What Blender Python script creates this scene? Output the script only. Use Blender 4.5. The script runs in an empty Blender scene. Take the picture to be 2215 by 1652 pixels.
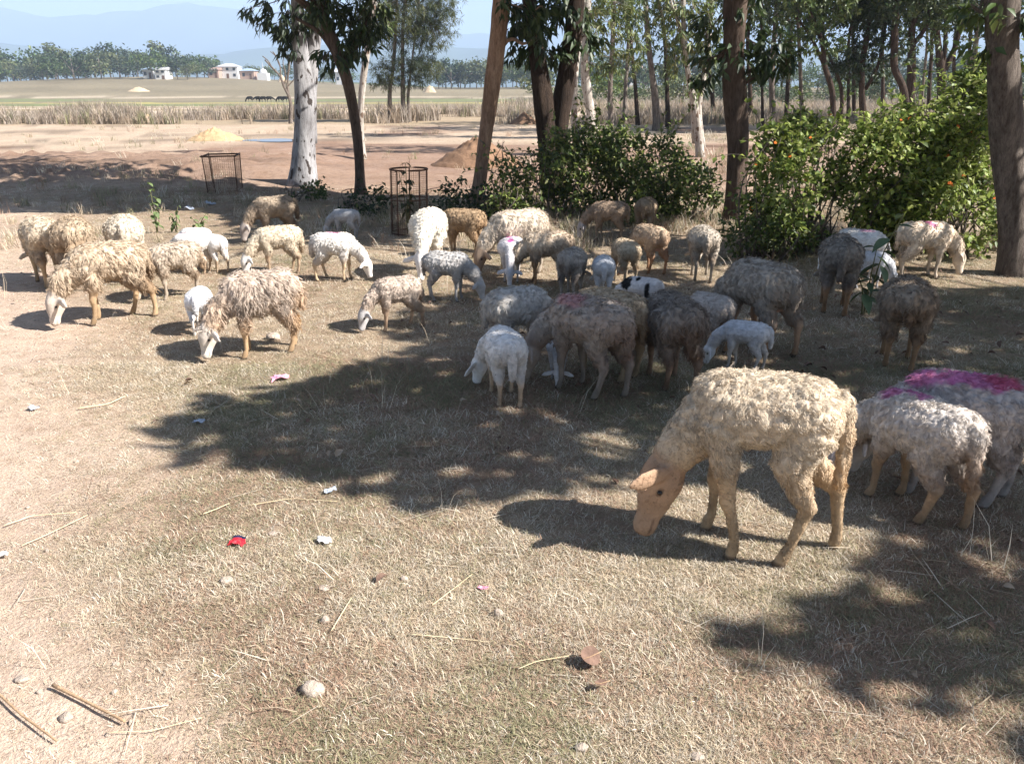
import bpy, bmesh, math, random
import numpy as np
from mathutils import Vector, Matrix
random.seed(7); RNG = np.random.default_rng(11)
R = math.radians
SC = bpy.context.scene
COL = SC.collection

# ------------------------------------------------------------------ camera
W, H, F, VH, CAMH = 2215.0, 1652.0, 1705.0, 190.0, 1.6
PITCH = math.atan((H/2 - VH)/F)
cam = bpy.data.objects.new('camera', bpy.data.cameras.new('camera'))
COL.objects.link(cam); SC.camera = cam
cam.location = (0, 0, CAMH); cam.rotation_euler = (R(90) - PITCH, 0, 0)
cam.data.sensor_width = 36; cam.data.lens = F/W*36
cam.data.clip_start = 0.05; cam.data.clip_end = 30000

# ------------------------------------------------------------------ light
SUN_EL, SUN_AZ = R(41), R(-14)            # azimuth: from +x towards +y
SUN = np.array([math.cos(SUN_EL)*math.cos(SUN_AZ), math.cos(SUN_EL)*math.sin(SUN_AZ), math.sin(SUN_EL)])
world = bpy.data.worlds.new('World'); SC.world = world; world.use_nodes = True
nt = world.node_tree; nt.nodes.clear()
sky = nt.nodes.new('ShaderNodeTexSky'); sky.sky_type = 'NISHITA'; sky.sun_disc = False
sky.sun_elevation = SUN_EL; sky.sun_rotation = math.atan2(SUN[0], SUN[1])
sky.dust_density = 1.0; sky.air_density = 1.0; sky.altitude = 600
bg = nt.nodes.new('ShaderNodeBackground'); bg.inputs[1].default_value = 0.058
wo = nt.nodes.new('ShaderNodeOutputWorld')
nt.links.new(sky.outputs[0], bg.inputs[0]); nt.links.new(bg.outputs[0], wo.inputs[0])
sl = bpy.data.lights.new('sun', 'SUN'); sl.energy = 5.0; sl.angle = R(0.53); sl.color = (1.0, 0.955, 0.91)
so = bpy.data.objects.new('sun', sl); COL.objects.link(so); so.location = (20, -5, 20)
so.rotation_euler = Vector(SUN).to_track_quat('Z', 'Y').to_euler()
SC.view_settings.view_transform = 'Standard'; SC.view_settings.look = 'None'
SC.view_settings.exposure = 1.3; SC.view_settings.gamma = 1
SC.render.engine = 'CYCLES'
SC.cycles.use_denoising = True
try: SC.cycles.denoiser = 'OPENIMAGEDENOISE'
except Exception: pass
SC.cycles.max_bounces = 6; SC.cycles.transparent_max_bounces = 8; SC.cycles.volume_bounces = 1
SC.cycles.caustics_reflective = False; SC.cycles.caustics_refractive = False

# ------------------------------------------------------------------ pixels <-> ground
CP, SP = math.cos(PITCH), math.sin(PITCH)
def ray(u, v):
    a, b = (u - W/2)/F, (H/2 - v)/F
    return np.array([a, CP + b*SP, -SP + b*CP])
def G(u, v, z=0.0):
    d = ray(u, v); t = (z - CAMH)/d[2]
    return np.array([d[0]*t, d[1]*t, z])
def P(u, v, y):
    d = ray(u, v); t = y/d[1]
    return np.array([d[0]*t, y, CAMH + d[2]*t])
def proj(p):
    p = np.asarray(p, float); x, y, z = p[..., 0], p[..., 1], p[..., 2] - CAMH
    dep = y*CP - z*SP; dep = np.where(np.abs(dep) < 1e-6, 1e-6, dep)
    up = y*SP + z*CP
    return W/2 + F*x/dep, H/2 - F*up/dep, dep
def pxm(y):                                # pixels per metre on the ground at distance y
    return F/(y*CP + CAMH*SP)

# ------------------------------------------------------------------ noise
def _hash(ix, iy, iz, s):
    h = (ix.astype(np.int64)*374761393 + iy.astype(np.int64)*668265263 + iz.astype(np.int64)*2147483647 + s*974634777) & 0xffffffff
    h = ((h ^ (h >> 13))*1274126177) & 0xffffffff
    h = ((h ^ (h >> 16))*2246822519) & 0xffffffff
    return ((h ^ (h >> 15)) & 0xffffff)/float(0xffffff)
def vnoise(p, s=0):
    p = np.asarray(p, float); i = np.floor(p).astype(np.int64); f = p - i; f = f*f*(3 - 2*f)
    r = 0
    for dx in (0, 1):
        for dy in (0, 1):
            for dz in (0, 1):
                w = (f[:, 0] if dx else 1-f[:, 0])*(f[:, 1] if dy else 1-f[:, 1])*(f[:, 2] if dz else 1-f[:, 2])
                r = r + w*_hash(i[:, 0]+dx, i[:, 1]+dy, i[:, 2]+dz, s)
    return r
def fbm(p, o=4, s=0):
    p = np.asarray(p, float); r = 0; a = .5; t = 0
    for k in range(o):
        r = r + a*vnoise(p*(2**k), s+k); t += a; a *= .5
    return r/t
def worley(p, s=0):
    p = np.asarray(p, float); i = np.floor(p).astype(np.int64); best = np.full(len(p), 9.); sec = np.full(len(p), 9.); idv = np.zeros(len(p))
    for dx in (-1, 0, 1):
        for dy in (-1, 0, 1):
            for dz in (-1, 0, 1):
                c = i + np.array([dx, dy, dz]); a = (c[:, 0], c[:, 1], c[:, 2])
                q = np.stack([_hash(*a, s), _hash(*a, s+1), _hash(*a, s+2)], 1) + c
                d = np.linalg.norm(p - q, axis=1); m = d < best
                sec = np.where(m, best, np.minimum(sec, d))
                idv = np.where(m, _hash(*a, s+3), idv); best = np.where(m, d, best)
    return best, sec, idv
def sstep(a, b, x):
    t = np.clip((np.asarray(x, float) - a)/(b - a), 0, 1); return t*t*(3-2*t)
def n2(x, y, sc, o=3, s=0):
    x = np.asarray(x, float); return fbm(np.stack([x.ravel()*sc, np.asarray(y, float).ravel()*sc, np.zeros(x.size)+.37], 1), o, s).reshape(x.shape)
def inpoly(u, v, poly):
    u = np.asarray(u, float); v = np.asarray(v, float); r = np.zeros(u.shape, bool); n = len(poly); j = n-1
    for i in range(n):
        xi, yi = poly[i]; xj, yj = poly[j]
        if yi != yj:
            r ^= ((yi > v) != (yj > v)) & (u < (xj-xi)*(v-yi)/(yj-yi) + xi)
        j = i
    return r

# ------------------------------------------------------------------ mesh helpers
def tag(o, label=None, cat=None, group=None, kind=None):
    if label: o['label'] = label
    if cat: o['category'] = cat
    if group: o['group'] = group
    if kind: o['kind'] = kind
    return o
def empty(name, loc=(0, 0, 0), rz=0.0):
    o = bpy.data.objects.new(name, None); COL.objects.link(o); o.location = loc; o.rotation_euler = (0, 0, rz)
    o.empty_display_size = .1
    return o
def make_mesh(name, verts, faces, smooth=True, col=None):
    me = bpy.data.meshes.new(name); verts = np.asarray(verts, np.float32)
    if isinstance(faces, np.ndarray):
        k = faces.shape[1]; me.vertices.add(len(verts)); me.vertices.foreach_set('co', verts.ravel())
        me.loops.add(faces.size); me.loops.foreach_set('vertex_index', faces.astype(np.int32).ravel())
        me.polygons.add(len(faces)); me.polygons.foreach_set('loop_start', np.arange(0, faces.size, k, dtype=np.int32))
        me.polygons.foreach_set('loop_total', np.full(len(faces), k, np.int32)); me.update(calc_edges=True)
    else:
        me.from_pydata([tuple(map(float, v)) for v in verts], [], faces)
    if smooth: me.polygons.foreach_set('use_smooth', np.ones(len(me.polygons), bool))
    if col is not None:
        a = me.color_attributes.new('Col', 'FLOAT_COLOR', 'POINT'); c = np.ones((len(verts), 4), np.float32); c[:, :3] = col
        a.data.foreach_set('color', c.ravel())
    return me
def obj(name, me, mat=None, parent=None, loc=None):
    o = bpy.data.objects.new(name, me); COL.objects.link(o)
    if mat is not None and not me.materials: me.materials.append(mat)
    if parent is not None: o.parent = parent
    if loc is not None: o.location = loc
    return o
class MB:
    def __init__(s): s.v = []; s.f = []; s.c = []; s.n = 0
    def add(s, v, f, c=None):
        v = np.asarray(v, float); s.v.append(v); s.f += [tuple(i + s.n for i in q) for q in f]; s.n += len(v)
        if c is not None: s.c.append(np.broadcast_to(np.asarray(c, float), (len(v), 3)))
    def tube(s, pts, rad, k=8, cap=True, c=None, rad2=None, side=None, wob=0, seed=0):
        v, f = tube(pts, rad, k, cap, rad2, side, wob, seed); s.add(v, f, c)
    def box(s, a, b, c=None):
        (x0, y0, z0), (x1, y1, z1) = a, b
        s.add([(x0,y0,z0),(x1,y0,z0),(x1,y1,z0),(x0,y1,z0),(x0,y0,z1),(x1,y0,z1),(x1,y1,z1),(x0,y1,z1)],
              [(0,3,2,1),(4,5,6,7),(0,1,5,4),(1,2,6,5),(2,3,7,6),(3,0,4,7)], c)
    def build(s, name, mat, parent=None, smooth=True, loc=None):
        if not s.v: return None
        return obj(name, make_mesh(name, np.concatenate(s.v), s.f, smooth, np.concatenate(s.c) if s.c else None), mat, parent, loc)
def tube(pts, rad, k=8, cap=True, rad2=None, side=None, wob=0, seed=0):
    pts = np.asarray(pts, float); n = len(pts); rad = np.broadcast_to(np.asarray(rad, float), (n,)); rad2 = rad if rad2 is None else np.broadcast_to(np.asarray(rad2, float), (n,))
    tan = np.gradient(pts, axis=0); tan /= np.linalg.norm(tan, axis=1)[:, None] + 1e-9
    if side is None:
        t0 = tan.mean(0); side = np.array([1., 0, 0]) if abs(t0[0]) < .8*np.linalg.norm(t0) else np.array([0, 1., 0])
    side = np.asarray(side, float); ang = np.arange(k)*2*math.pi/k; vs = []
    rg = np.random.default_rng(seed)
    ph = rg.uniform(0, 6.3, 4)
    for i in range(n):
        s = side - tan[i]*np.dot(side, tan[i]); s /= np.linalg.norm(s) + 1e-9; up = np.cross(tan[i], s)
        w = 1 + wob*(np.sin(ang*3 + ph[0] + i*.35)*.5 + np.sin(ang*2 + ph[1] - i*.5)*.5 + rg.uniform(-.5, .5, k)*.5) if wob else 1
        vs.append(pts[i] + (s*np.cos(ang)[:, None]*rad[i] + up*np.sin(ang)[:, None]*rad2[i])*(w[:, None] if wob else 1))
    v = np.concatenate(vs); f = []
    for i in range(n-1):
        for j in range(k):
            a = i*k + j; b = i*k + (j+1) % k; f.append((a, b, b+k, a+k))
    if cap:
        v = np.concatenate([v, [pts[0]-tan[0]*rad[0]*.25, pts[-1]+tan[-1]*rad[-1]*.25]]); a = n*k; b = a+1
        for j in range(k):
            f.append((a, (j+1) % k, j)); f.append((b, (n-1)*k+j, (n-1)*k+(j+1) % k))
    return v, f
def interp_path(pts, m):
    pts = np.asarray(pts, float); d = np.r_[0, np.cumsum(np.linalg.norm(np.diff(pts[:, :3], axis=0), axis=1))]; d /= d[-1]
    t = np.linspace(0, 1, m); out = np.empty((m, pts.shape[1])); n = len(pts)
    sl = np.gradient(pts, d, axis=0) if n > 2 else np.repeat((pts[1:]-pts[:1]), 2, 0)
    for i, x in enumerate(t):
        k = min(max(np.searchsorted(d, x) - 1, 0), n-2); h = d[k+1]-d[k]; s = (x-d[k])/h
        out[i] = (2*s**3-3*s**2+1)*pts[k] + (s**3-2*s**2+s)*h*sl[k] + (-2*s**3+3*s**2)*pts[k+1] + (s**3-s**2)*h*sl[k+1]
    return out

# ------------------------------------------------------------------ materials
def nodes(name):
    m = bpy.data.materials.new(name); m.use_nodes = True; t = m.node_tree; t.nodes.clear()
    o = t.nodes.new('ShaderNodeOutputMaterial'); return m, t, o
def lk(t, a, b): t.links.new(a, b)
def nn(t, kind, **kw):
    n = t.nodes.new(kind)
    for k, v in kw.items(): setattr(n, k, v)
    return n
def mixc(t, fac, a, b, mode='MIX'):
    n = nn(t, 'ShaderNodeMix', data_type='RGBA', blend_type=mode)
    for s, v in ((n.inputs[0], fac), (n.inputs[6], a), (n.inputs[7], b)):
        if hasattr(v, 'is_linked'): lk(t, v, s)
        elif isinstance(v, tuple): s.default_value = (*v, 1) if len(v) == 3 else v
        else: s.default_value = v
    return n.outputs[2]
def noise(t, scale, detail=4, rough=.6, vec=None, coord='Object'):
    n = nn(t, 'ShaderNodeTexNoise'); n.inputs['Scale'].default_value = scale; n.inputs['Detail'].default_value = detail; n.inputs['Roughness'].default_value = rough
    if vec is None:
        c = nn(t, 'ShaderNodeTexCoord'); vec = c.outputs[coord]
    lk(t, vec, n.inputs['Vector']); return n
def ramp(t, fac, stops):
    r = nn(t, 'ShaderNodeValToRGB'); e = r.color_ramp.elements
    while len(e) < len(stops): e.new(.5)
    for q, (p, c) in zip(e, stops): q.position = p; q.color = (*c, 1) if len(c) == 3 else c
    lk(t, fac, r.inputs[0]); return r.outputs[0]
def mapv(t, sc, coord='Object'):
    c = nn(t, 'ShaderNodeTexCoord'); m = nn(t, 'ShaderNodeMapping'); m.inputs['Scale'].default_value = sc; lk(t, c.outputs[coord], m.inputs['Vector']); return m.outputs[0]
def plain(name, c, c2=None, scale=8, rough=.8, bump=0, bscale=30, attr=False, stretch=None, metal=0, spec=.25, trans=0, rnd=0, detail=5):
    """noise-mottled principled material; attr: tint comes from the Col attribute; trans: leaf translucency"""
    m, t, o = nodes(name); b = nn(t, 'ShaderNodeBsdfPrincipled'); b.inputs['Roughness'].default_value = rough; b.inputs['Metallic'].default_value = metal
    b.inputs['Specular IOR Level'].default_value = spec
    vec = mapv(t, stretch) if stretch else None
    n = noise(t, scale, detail, .62, vec)
    if attr:
        a = nn(t, 'ShaderNodeAttribute', attribute_name='Col'); base = a.outputs[0]
        g = ramp(t, n.outputs[0], [(.25, c), (.75, c2 or (1, 1, 1))]); base = mixc(t, 1.0, base, g, 'MULTIPLY')
    else:
        base = ramp(t, n.outputs[0], [(.3, c), (.7, c2 or c)])
    if rnd:
        oi = nn(t, 'ShaderNodeObjectInfo'); g = ramp(t, oi.outputs['Random'], [(0, (1-rnd,)*3), (1, (1+rnd,)*3)]); base = mixc(t, 1.0, base, g, 'MULTIPLY')
    lk(t, base, b.inputs['Base Color'])
    if bump:
        n3 = noise(t, bscale, 5, .65, vec); bp = nn(t, 'ShaderNodeBump'); bp.inputs['Strength'].default_value = bump; bp.inputs['Distance'].default_value = .02
        lk(t, n3.outputs[0], bp.inputs['Height']); lk(t, bp.outputs[0], b.inputs['Normal'])
    if trans:
        tr = nn(t, 'ShaderNodeBsdfTranslucent'); lk(t, base, tr.inputs[0]); mx = nn(t, 'ShaderNodeMixShader'); mx.inputs[0].default_value = trans
        lk(t, b.outputs[0], mx.inputs[1]); lk(t, tr.outputs[0], mx.inputs[2]); lk(t, mx.outputs[0], o.inputs[0])
    else: lk(t, b.outputs[0], o.inputs[0])
    return m
# ------------------------------------------------------------------ ground
VX = -140.0
def zt(x, y):
    x = np.asarray(x, float); y = np.asarray(y, float)
    z = -0.9*sstep(50, 130, y)*(1 - sstep(170, 260, y))
    z = z + sstep(190, 340, y)*(0.5 + 5.2*np.exp(-((x - VX)/75)**2) + 2.0*np.exp(-((x-60)/80)**2))
    return z - .004*np.maximum(y-600, 0)*sstep(600, 900, y)
def gz(x, y):
    """height of the ground sheet: small bumps near, wheel ruts and clods left behind the flock"""
    x = np.asarray(x, float); y = np.asarray(y, float)
    r = np.hypot(x, y)
    z = zt(x, y) + (n2(x, y, 1.3, 3, 3) - .5)*.05*(1 - sstep(60, 150, r)) + (n2(x, y, 7., 2, 5) - .5)*.012*(1 - sstep(14, 25, r))
    m = sstep(13.0, 14.5, y)*(1 - sstep(19.0, 21., y))*(1 - sstep(-5.5, -3., x))
    rid = 1 - np.abs(2*n2(x*.35, y*1.3, 1.0, 4, 8) - 1)
    z = z + m*(rid - .55)*.55
    m2 = sstep(19., 24, y)*(1 - sstep(34, 38, y)); z = z + m2*(n2(x*.4, y*1.2, .8, 4, 12) - .5)*.12
    return z
def ground_patches():
    nf, nb = 270, 40
    th = np.r_[np.linspace(R(-52), R(52), nf), np.linspace(R(52), R(308), nb+2)[1:-1]]      # from +y, clockwise
    r = np.r_[.004, .12, np.exp(np.linspace(math.log(.35), math.log(25), 330)), np.exp(np.linspace(math.log(25), math.log(9000), 121))[1:]]
    T, RR = np.meshgrid(th, r); x = RR*np.sin(T); y = RR*np.cos(T); z = gz(x, y)
    nr, nt_ = x.shape; v = np.stack([x, y, z], -1).reshape(-1, 3)
    a = (np.arange(nr-1)[:, None]*nt_ + np.arange(nt_)[None, :]); b = np.arange(nr-1)[:, None]*nt_ + (np.arange(nt_)+1)[None, :] % nt_
    f = np.stack([a, a+nt_, b+nt_, b], -1).reshape(-1, 4)
    # ---- what the ground is made of, by place
    X, Y = v[:, 0], v[:, 1]; u, vv, dep = proj(np.stack([X, Y, zt(X, Y)], 1)); ok = dep > .2
    u = np.where(ok, u, 0); vv = np.where(ok, vv, 2500)
    nA = n2(X, Y, .9, 4, 21); nB = n2(X, Y, 3.5, 4, 22); nC = n2(X, Y*2.2, .25, 4, 23)
    dry = np.array([.33, .255, .185]); dust = np.array([.54, .42, .335]); red = np.array([.30, .205, .155]); tan = np.array([.46, .365, .28])
    shadeg = np.array([.26, .21, .13])
    c = np.tile(dry, (len(v), 1)) + (nB-.5)[:, None]*np.array([.12, .10, .08])
    # trodden dust, towards the left of the near ground
    e = u + (nA-.5)*700 + (nB-.5)*300 - (vv-1652)*.30
    mdust = (1 - sstep(200, 760, e))*(Y < 12)
    c = c*(1-mdust[:, None]) + (dust + (nB-.5)[:, None]*.10)*mdust[:, None]
    # open ground behind: tan stubble with red earth
    m = sstep(12.2, 13.6, Y + (nA-.5)*1.5)
    tn = tan + (nC-.5)[:, None]*np.array([.16, .14, .12])
    mr = np.clip(sstep(.42, .6, nC + .12*sstep(300, 900, u) - .25*sstep(330, 300, vv))*1.0 + .7*(sstep(16, 18, Y)*(1-sstep(24, 26, Y))*sstep(350, 520, u)), 0, 1)
    mr = np.maximum(mr, sstep(13., 14.5, Y)*(1-sstep(18.5, 20.5, Y))*.9)
    op = tn*(1-mr[:, None]) + (red + (nB-.5)[:, None]*.12)*mr[:, None]
    c = c*(1-m[:, None]) + op*m[:, None]
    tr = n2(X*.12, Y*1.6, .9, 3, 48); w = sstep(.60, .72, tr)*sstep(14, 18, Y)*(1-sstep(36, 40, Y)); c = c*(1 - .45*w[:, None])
    # reeds strip, pale bare plots, green and yellow fields
    def band(y0, y1, colr, soft=2., cond=1.):
        nonlocal c
        w = (sstep(y0-soft, y0+soft, Y + (nC-.5)*6*soft)*(1 - sstep(y1-soft, y1+soft, Y + (nC-.5)*6*soft))*cond)[:, None]; c = c*(1-w) + np.array(colr)*w
    band(38, 54, (.36, .285, .20), .6)
    band(54, 90, (.62, .50, .40), 2.)
    band(66, 74, (.36, .30, .17), 1.)
    band(88, 420, (.24, .205, .14), 4.)
    st = n2(X*.06, Y*.9, .12, 3, 47)[:, None]; w = (sstep(90, 110, Y)*(1-sstep(400, 430, Y)))[:, None]; c = c*(1-w) + c*(.6+.8*st)*w
    band(95, 112, (.50, .42, .30), 2., (n2(X, Y, .02, 2, 40) > .45)*1.)
    band(118, 135, (.20, .23, .11), 2., sstep(.42, .5, n2(X, Y*.3, .02, 2, 41)))
    band(140, 148, (.44, .39, .15), .8, sstep(.35, .42, n2(X, Y*.3, .03, 2, 44)))
    band(160, 190, (.21, .23, .12), 2., sstep(.4, .48, n2(X, Y*.3, .015, 2, 43)))
    band(196, 206, (.50, .42, .32), 1.5)
    band(420, 99999, (.13, .15, .08), 20.)
    c = np.clip(c, .02, .9)
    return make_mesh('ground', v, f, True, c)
def ground_material():
    m, t, o = nodes('ground_soil'); b = nn(t, 'ShaderNodeBsdfPrincipled'); b.inputs['Roughness'].default_value = .95; b.inputs['Specular IOR Level'].default_value = .1
    a = nn(t, 'ShaderNodeAttribute', attribute_name='Col')
    n1 = noise(t, 9, 8, .72); n2_ = noise(t, 70, 4, .7); n3 = noise(t, .6, 6, .65)
    g = ramp(t, n1.outputs[0], [(.3, (.72, .68, .62)), (.5, (1, 1, 1)), (.72, (1.2, 1.18, 1.12))]); base = mixc(t, 1., a.outputs[0], g, 'MULTIPLY')
    g = ramp(t, n2_.outputs[0], [(.3, (.7, .68, .66)), (.55, (1.05, 1.04, 1.02)), (.75, (1.2, 1.2, 1.2))]); base = mixc(t, .8, base, g, 'MULTIPLY')
    g = ramp(t, n3.outputs[0], [(.3, (.8, .78, .76)), (.7, (1.15, 1.14, 1.1))]); base = mixc(t, .8, base, g, 'MULTIPLY')
    lk(t, base, b.inputs['Base Color'])
    bp = nn(t, 'ShaderNodeBump'); bp.inputs['Strength'].default_value = .7; bp.inputs['Distance'].default_value = .03
    s = nn(t, 'ShaderNodeMath', operation='ADD'); lk(t, n1.outputs[0], s.inputs[0]); lk(t, n2_.outputs[0], s.inputs[1]); lk(t, s.outputs[0], bp.inputs['Height']); lk(t, bp.outputs[0], b.inputs['Normal'])
    lk(t, b.outputs[0], o.inputs[0]); return m
M_GROUND = ground_material()
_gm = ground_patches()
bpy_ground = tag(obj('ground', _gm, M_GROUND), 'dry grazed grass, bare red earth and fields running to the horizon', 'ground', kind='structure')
def gz1(x, y): return float(gz(np.array([x]), np.array([y]))[0])
def GP(u, v):
    p = G(u, v); p[2] = gz1(p[0], p[1]); return p
def far(u, v, y):                       # ground point at distance y straight below pixel column u
    x = ray(u, v)[0]*y/ray(u, v)[1]; return np.array([x, y, gz1(x, y)])

# ------------------------------------------------------------------ mountains
def mountain(name, label, y, prof, colr, seed):
    us = np.linspace(-900, 3100, 160); pv = np.interp(us, [p[0] for p in prof], [p[1] for p in prof])
    rows = 14; v = []
    for k in range(rows):
        s = k/(rows-1)                                   # 0 foot (near) .. 1 crest
        yy = y - (1-s)*y*.22
        for i, uu in enumerate(us):
            top = P(uu, pv[i], y); x = top[0]
            h = (top[2]+30)*(s**.9) - 30
            v.append((x, yy, h))
    v = np.array(v)
    q = fbm(np.stack([v[:, 0]/420, v[:, 1]/420, v[:, 2]*0+seed], 1), 5, seed)
    s = np.repeat(np.arange(rows)/(rows-1), len(us)); v[:, 2] += (q-.5)*260*np.sin(np.pi*np.clip(s, 0, 1))**.7*.9 + (vnoise(np.stack([v[:, 0]/70, s*0, s*0], 1), seed)-.5)*14*s
    n = len(us); a = (np.arange(rows-1)[:, None]*n + np.arange(n-1)[None, :]).ravel(); f = np.stack([a, a+1, a+1+n, a+n], 1)
    back = v[-n:] + np.array([0, y*.2, -700]); b0 = len(v); v = np.concatenate([v, back])
    a = (rows-1)*n + np.arange(n-1); f = np.concatenate([f, np.stack([a, a+1, b0+np.arange(n-1)+1, b0+np.arange(n-1)], 1)])
    tag(obj(name, make_mesh(name, v, f), plain(name+'_forest', colr, tuple(c*1.5 for c in colr), .004, .95)), label, 'mountain', kind='structure')
mountain('mountain_range', 'pale blue far mountain range along the skyline', 5600,
    [(-900, 30), (-300, 5), (0, 13), (31, 22), (65, 29), (104, 39), (146, 35), (182, 31), (216, 33), (245, 23), (274, 26), (326, 20), (347, 12), (396, 5), (443, 14), (521, 21), (554, 26), (700, 45), (900, 62), (1010, 75), (1300, 60), (1700, 50), (2215, 40), (3100, 30)], (.05, .07, .04), 3)
mountain('foothill', 'low hazy blue hills in front of the mountain range', 3300,
    [(-900, 120), (0, 95), (200, 110), (420, 118), (640, 102), (900, 96), (1100, 112), (1500, 120), (1900, 105), (2215, 96), (3100, 110)], (.05, .07, .04), 9)
# ------------------------------------------------------------------ leaves
def leaf_mesh(c, d, n, L, Wd, droop=.15, fold=.25):
    """one bent, folded blade per row: c base, d direction, n face normal"""
    N = len(c); d = d/(np.linalg.norm(d, axis=1)[:, None]+1e-9); s = np.cross(d, n); s /= np.linalg.norm(s, axis=1)[:, None]+1e-9; n = np.cross(s, d)
    L = np.broadcast_to(np.asarray(L, float), (N,))[:, None]; Wd = np.broadcast_to(np.asarray(Wd, float), (N,))[:, None]
    v = np.empty((N, 5, 3)); m = c + d*L*.45
    v[:, 0] = c; v[:, 1] = m + s*Wd*.5 + n*Wd*fold; v[:, 2] = m; v[:, 3] = m - s*Wd*.5 + n*Wd*fold
    v[:, 4] = c + d*L - n*L*droop
    f0 = np.array([(0, 2, 1), (0, 3, 2), (1, 2, 4), (2, 3, 4)])
    return v.reshape(-1, 3), (f0[None] + (np.arange(N)*5)[:, None, None]).reshape(-1, 3)
def rdir(n, rg):
    d = rg.normal(0, 1, (n, 3)); return d/np.linalg.norm(d, axis=1)[:, None]
def twig_leaves(tips, dirs, k, L, Wd, rg, hang=.6, spread=.9, jit=.03):
    """k leaves radiating from each twig tip"""
    N = len(tips); c = np.repeat(tips, k, 0) + rg.normal(0, jit, (N*k, 3)); d = np.repeat(dirs, k, 0)*.5 + rdir(N*k, rg)*spread + np.array([0, 0, -hang]); n = rdir(N*k, rg)*.6 + np.array([0, 0, .8])
    return c, d, n, L*rg.uniform(.65, 1.25, N*k), Wd*rg.uniform(.7, 1.2, N*k)
def leaf_colors(N, per, cols, rg, var=.25):
    cols = np.array(cols); i = rg.integers(0, len(cols), N); c = cols[i]*rg.uniform(1-var, 1+var, (N, 1)); return np.repeat(c, per, 0)
M_LEAF = plain('leaf', (.85, .85, .85), (1.15, 1.15, 1.1), 12, .48, attr=True, spec=.4, trans=.22)
DARKG = ((.035, .060, .022), (.045, .075, .025), (.06, .085, .03), (.03, .05, .025))
MIDG = ((.07, .115, .03), (.09, .13, .035), (.055, .09, .028), (.11, .14, .045))
PALEG = ((.15, .19, .06), (.12, .16, .05), (.19, .20, .075), (.09, .13, .04))
BLUEG = ((.06, .085, .05), (.05, .08, .045), (.08, .10, .055), (.045, .065, .04))
OLIVE = ((.11, .125, .05), (.13, .14, .06), (.09, .11, .045))
LANT = ((.22, .28, .06), (.15, .21, .045), (.29, .34, .09), (.08, .12, .03), (.35, .38, .14), (.24, .30, .07))

# ------------------------------------------------------------------ where the shade of trees lies on the ground (image polygons on the ground)
SHADE = [
 (1., [(335, 945), (400, 880), (520, 852), (640, 845), (740, 805), (900, 775), (1050, 785), (1070, 850), (1150, 900), (1120, 960), (1170, 1040), (1100, 1085), (960, 1085), (800, 1060), (600, 1010), (420, 985)]),
 (1., [(900, 775), (860, 700), (940, 650), (1040, 615), (1200, 610), (1300, 620), (1500, 610), (1700, 640), (2300, 620), (2300, 1130), (1960, 1150), (1880, 1080), (1700, 1020), (1550, 960), (1350, 930), (1150, 900), (1060, 850)]),
 (.55, [(1150, 880), (1500, 940), (1560, 1010), (1400, 1040), (1230, 1030), (1120, 960)]),
 (1., [(2300, 1120), (1960, 1150), (1920, 1230), (1960, 1300), (2000, 1350), (2060, 1420), (2140, 1460), (2300, 1500)]),
 (.72, [(2080, 1330), (1930, 1290), (1760, 1310), (1580, 1380), (1640, 1430), (1800, 1470), (1900, 1500), (2000, 1580), (2080, 1640), (2300, 1660), (2300, 1400)]),
 (1., [(-200, 408), (130, 404), (420, 402), (640, 408), (760, 425), (1000, 440), (1060, 455), (1050, 480), (900, 478), (700, 470), (480, 470), (430, 452), (200, 462), (-200, 460)]),
 (.75, [(660, 420), (900, 440), (880, 520), (800, 530), (700, 520), (660, 490)]),
 (.72, [(480, 470), (700, 470), (700, 515), (560, 530), (500, 512)]),
 (.7, [(1230, 470), (1440, 470), (1440, 530), (1240, 530)]),
 (.9, [(1690, 470), (1790, 480), (1800, 640), (1690, 640)]),
 (.5, [(-200, 350), (140, 346), (300, 360), (420, 385), (300, 400), (-200, 402)]),
]
def shade_want(x, y):
    """how much of the sun is wanted away at ground point (x, y); -1 where nobody looks"""
    u, v, dep = proj(np.stack([x, y, x*0], 1)); w = np.zeros(len(x))
    e = (n2(x, y, 2.2, 3, 61) - .5)*26; e2 = (n2(x, y, 2.2, 3, 62) - .5)*16
    for d, pl in SHADE: w = np.maximum(w, d*inpoly(u+e, v+e2, pl))
    return np.where((dep < .3) | (u < -250) | (u > 2300) | (v > 1700) | (v < 330), -1, w)
COT = 1/math.tan(SUN_EL); SX, SY = math.cos(SUN_AZ)*COT, math.sin(SUN_AZ)*COT
def landing(p): return p[:, 0] - SX*p[:, 2], p[:, 1] - SY*p[:, 2]
def sun_ok(p, rg, free=.5):
    """True where a leaf may hang: its shade falls where the photograph has shade"""
    x, y = landing(p); w = shade_want(x, y); return rg.uniform(0, 1, len(p)) < np.where(w < 0, free, w*1.05)

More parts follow.
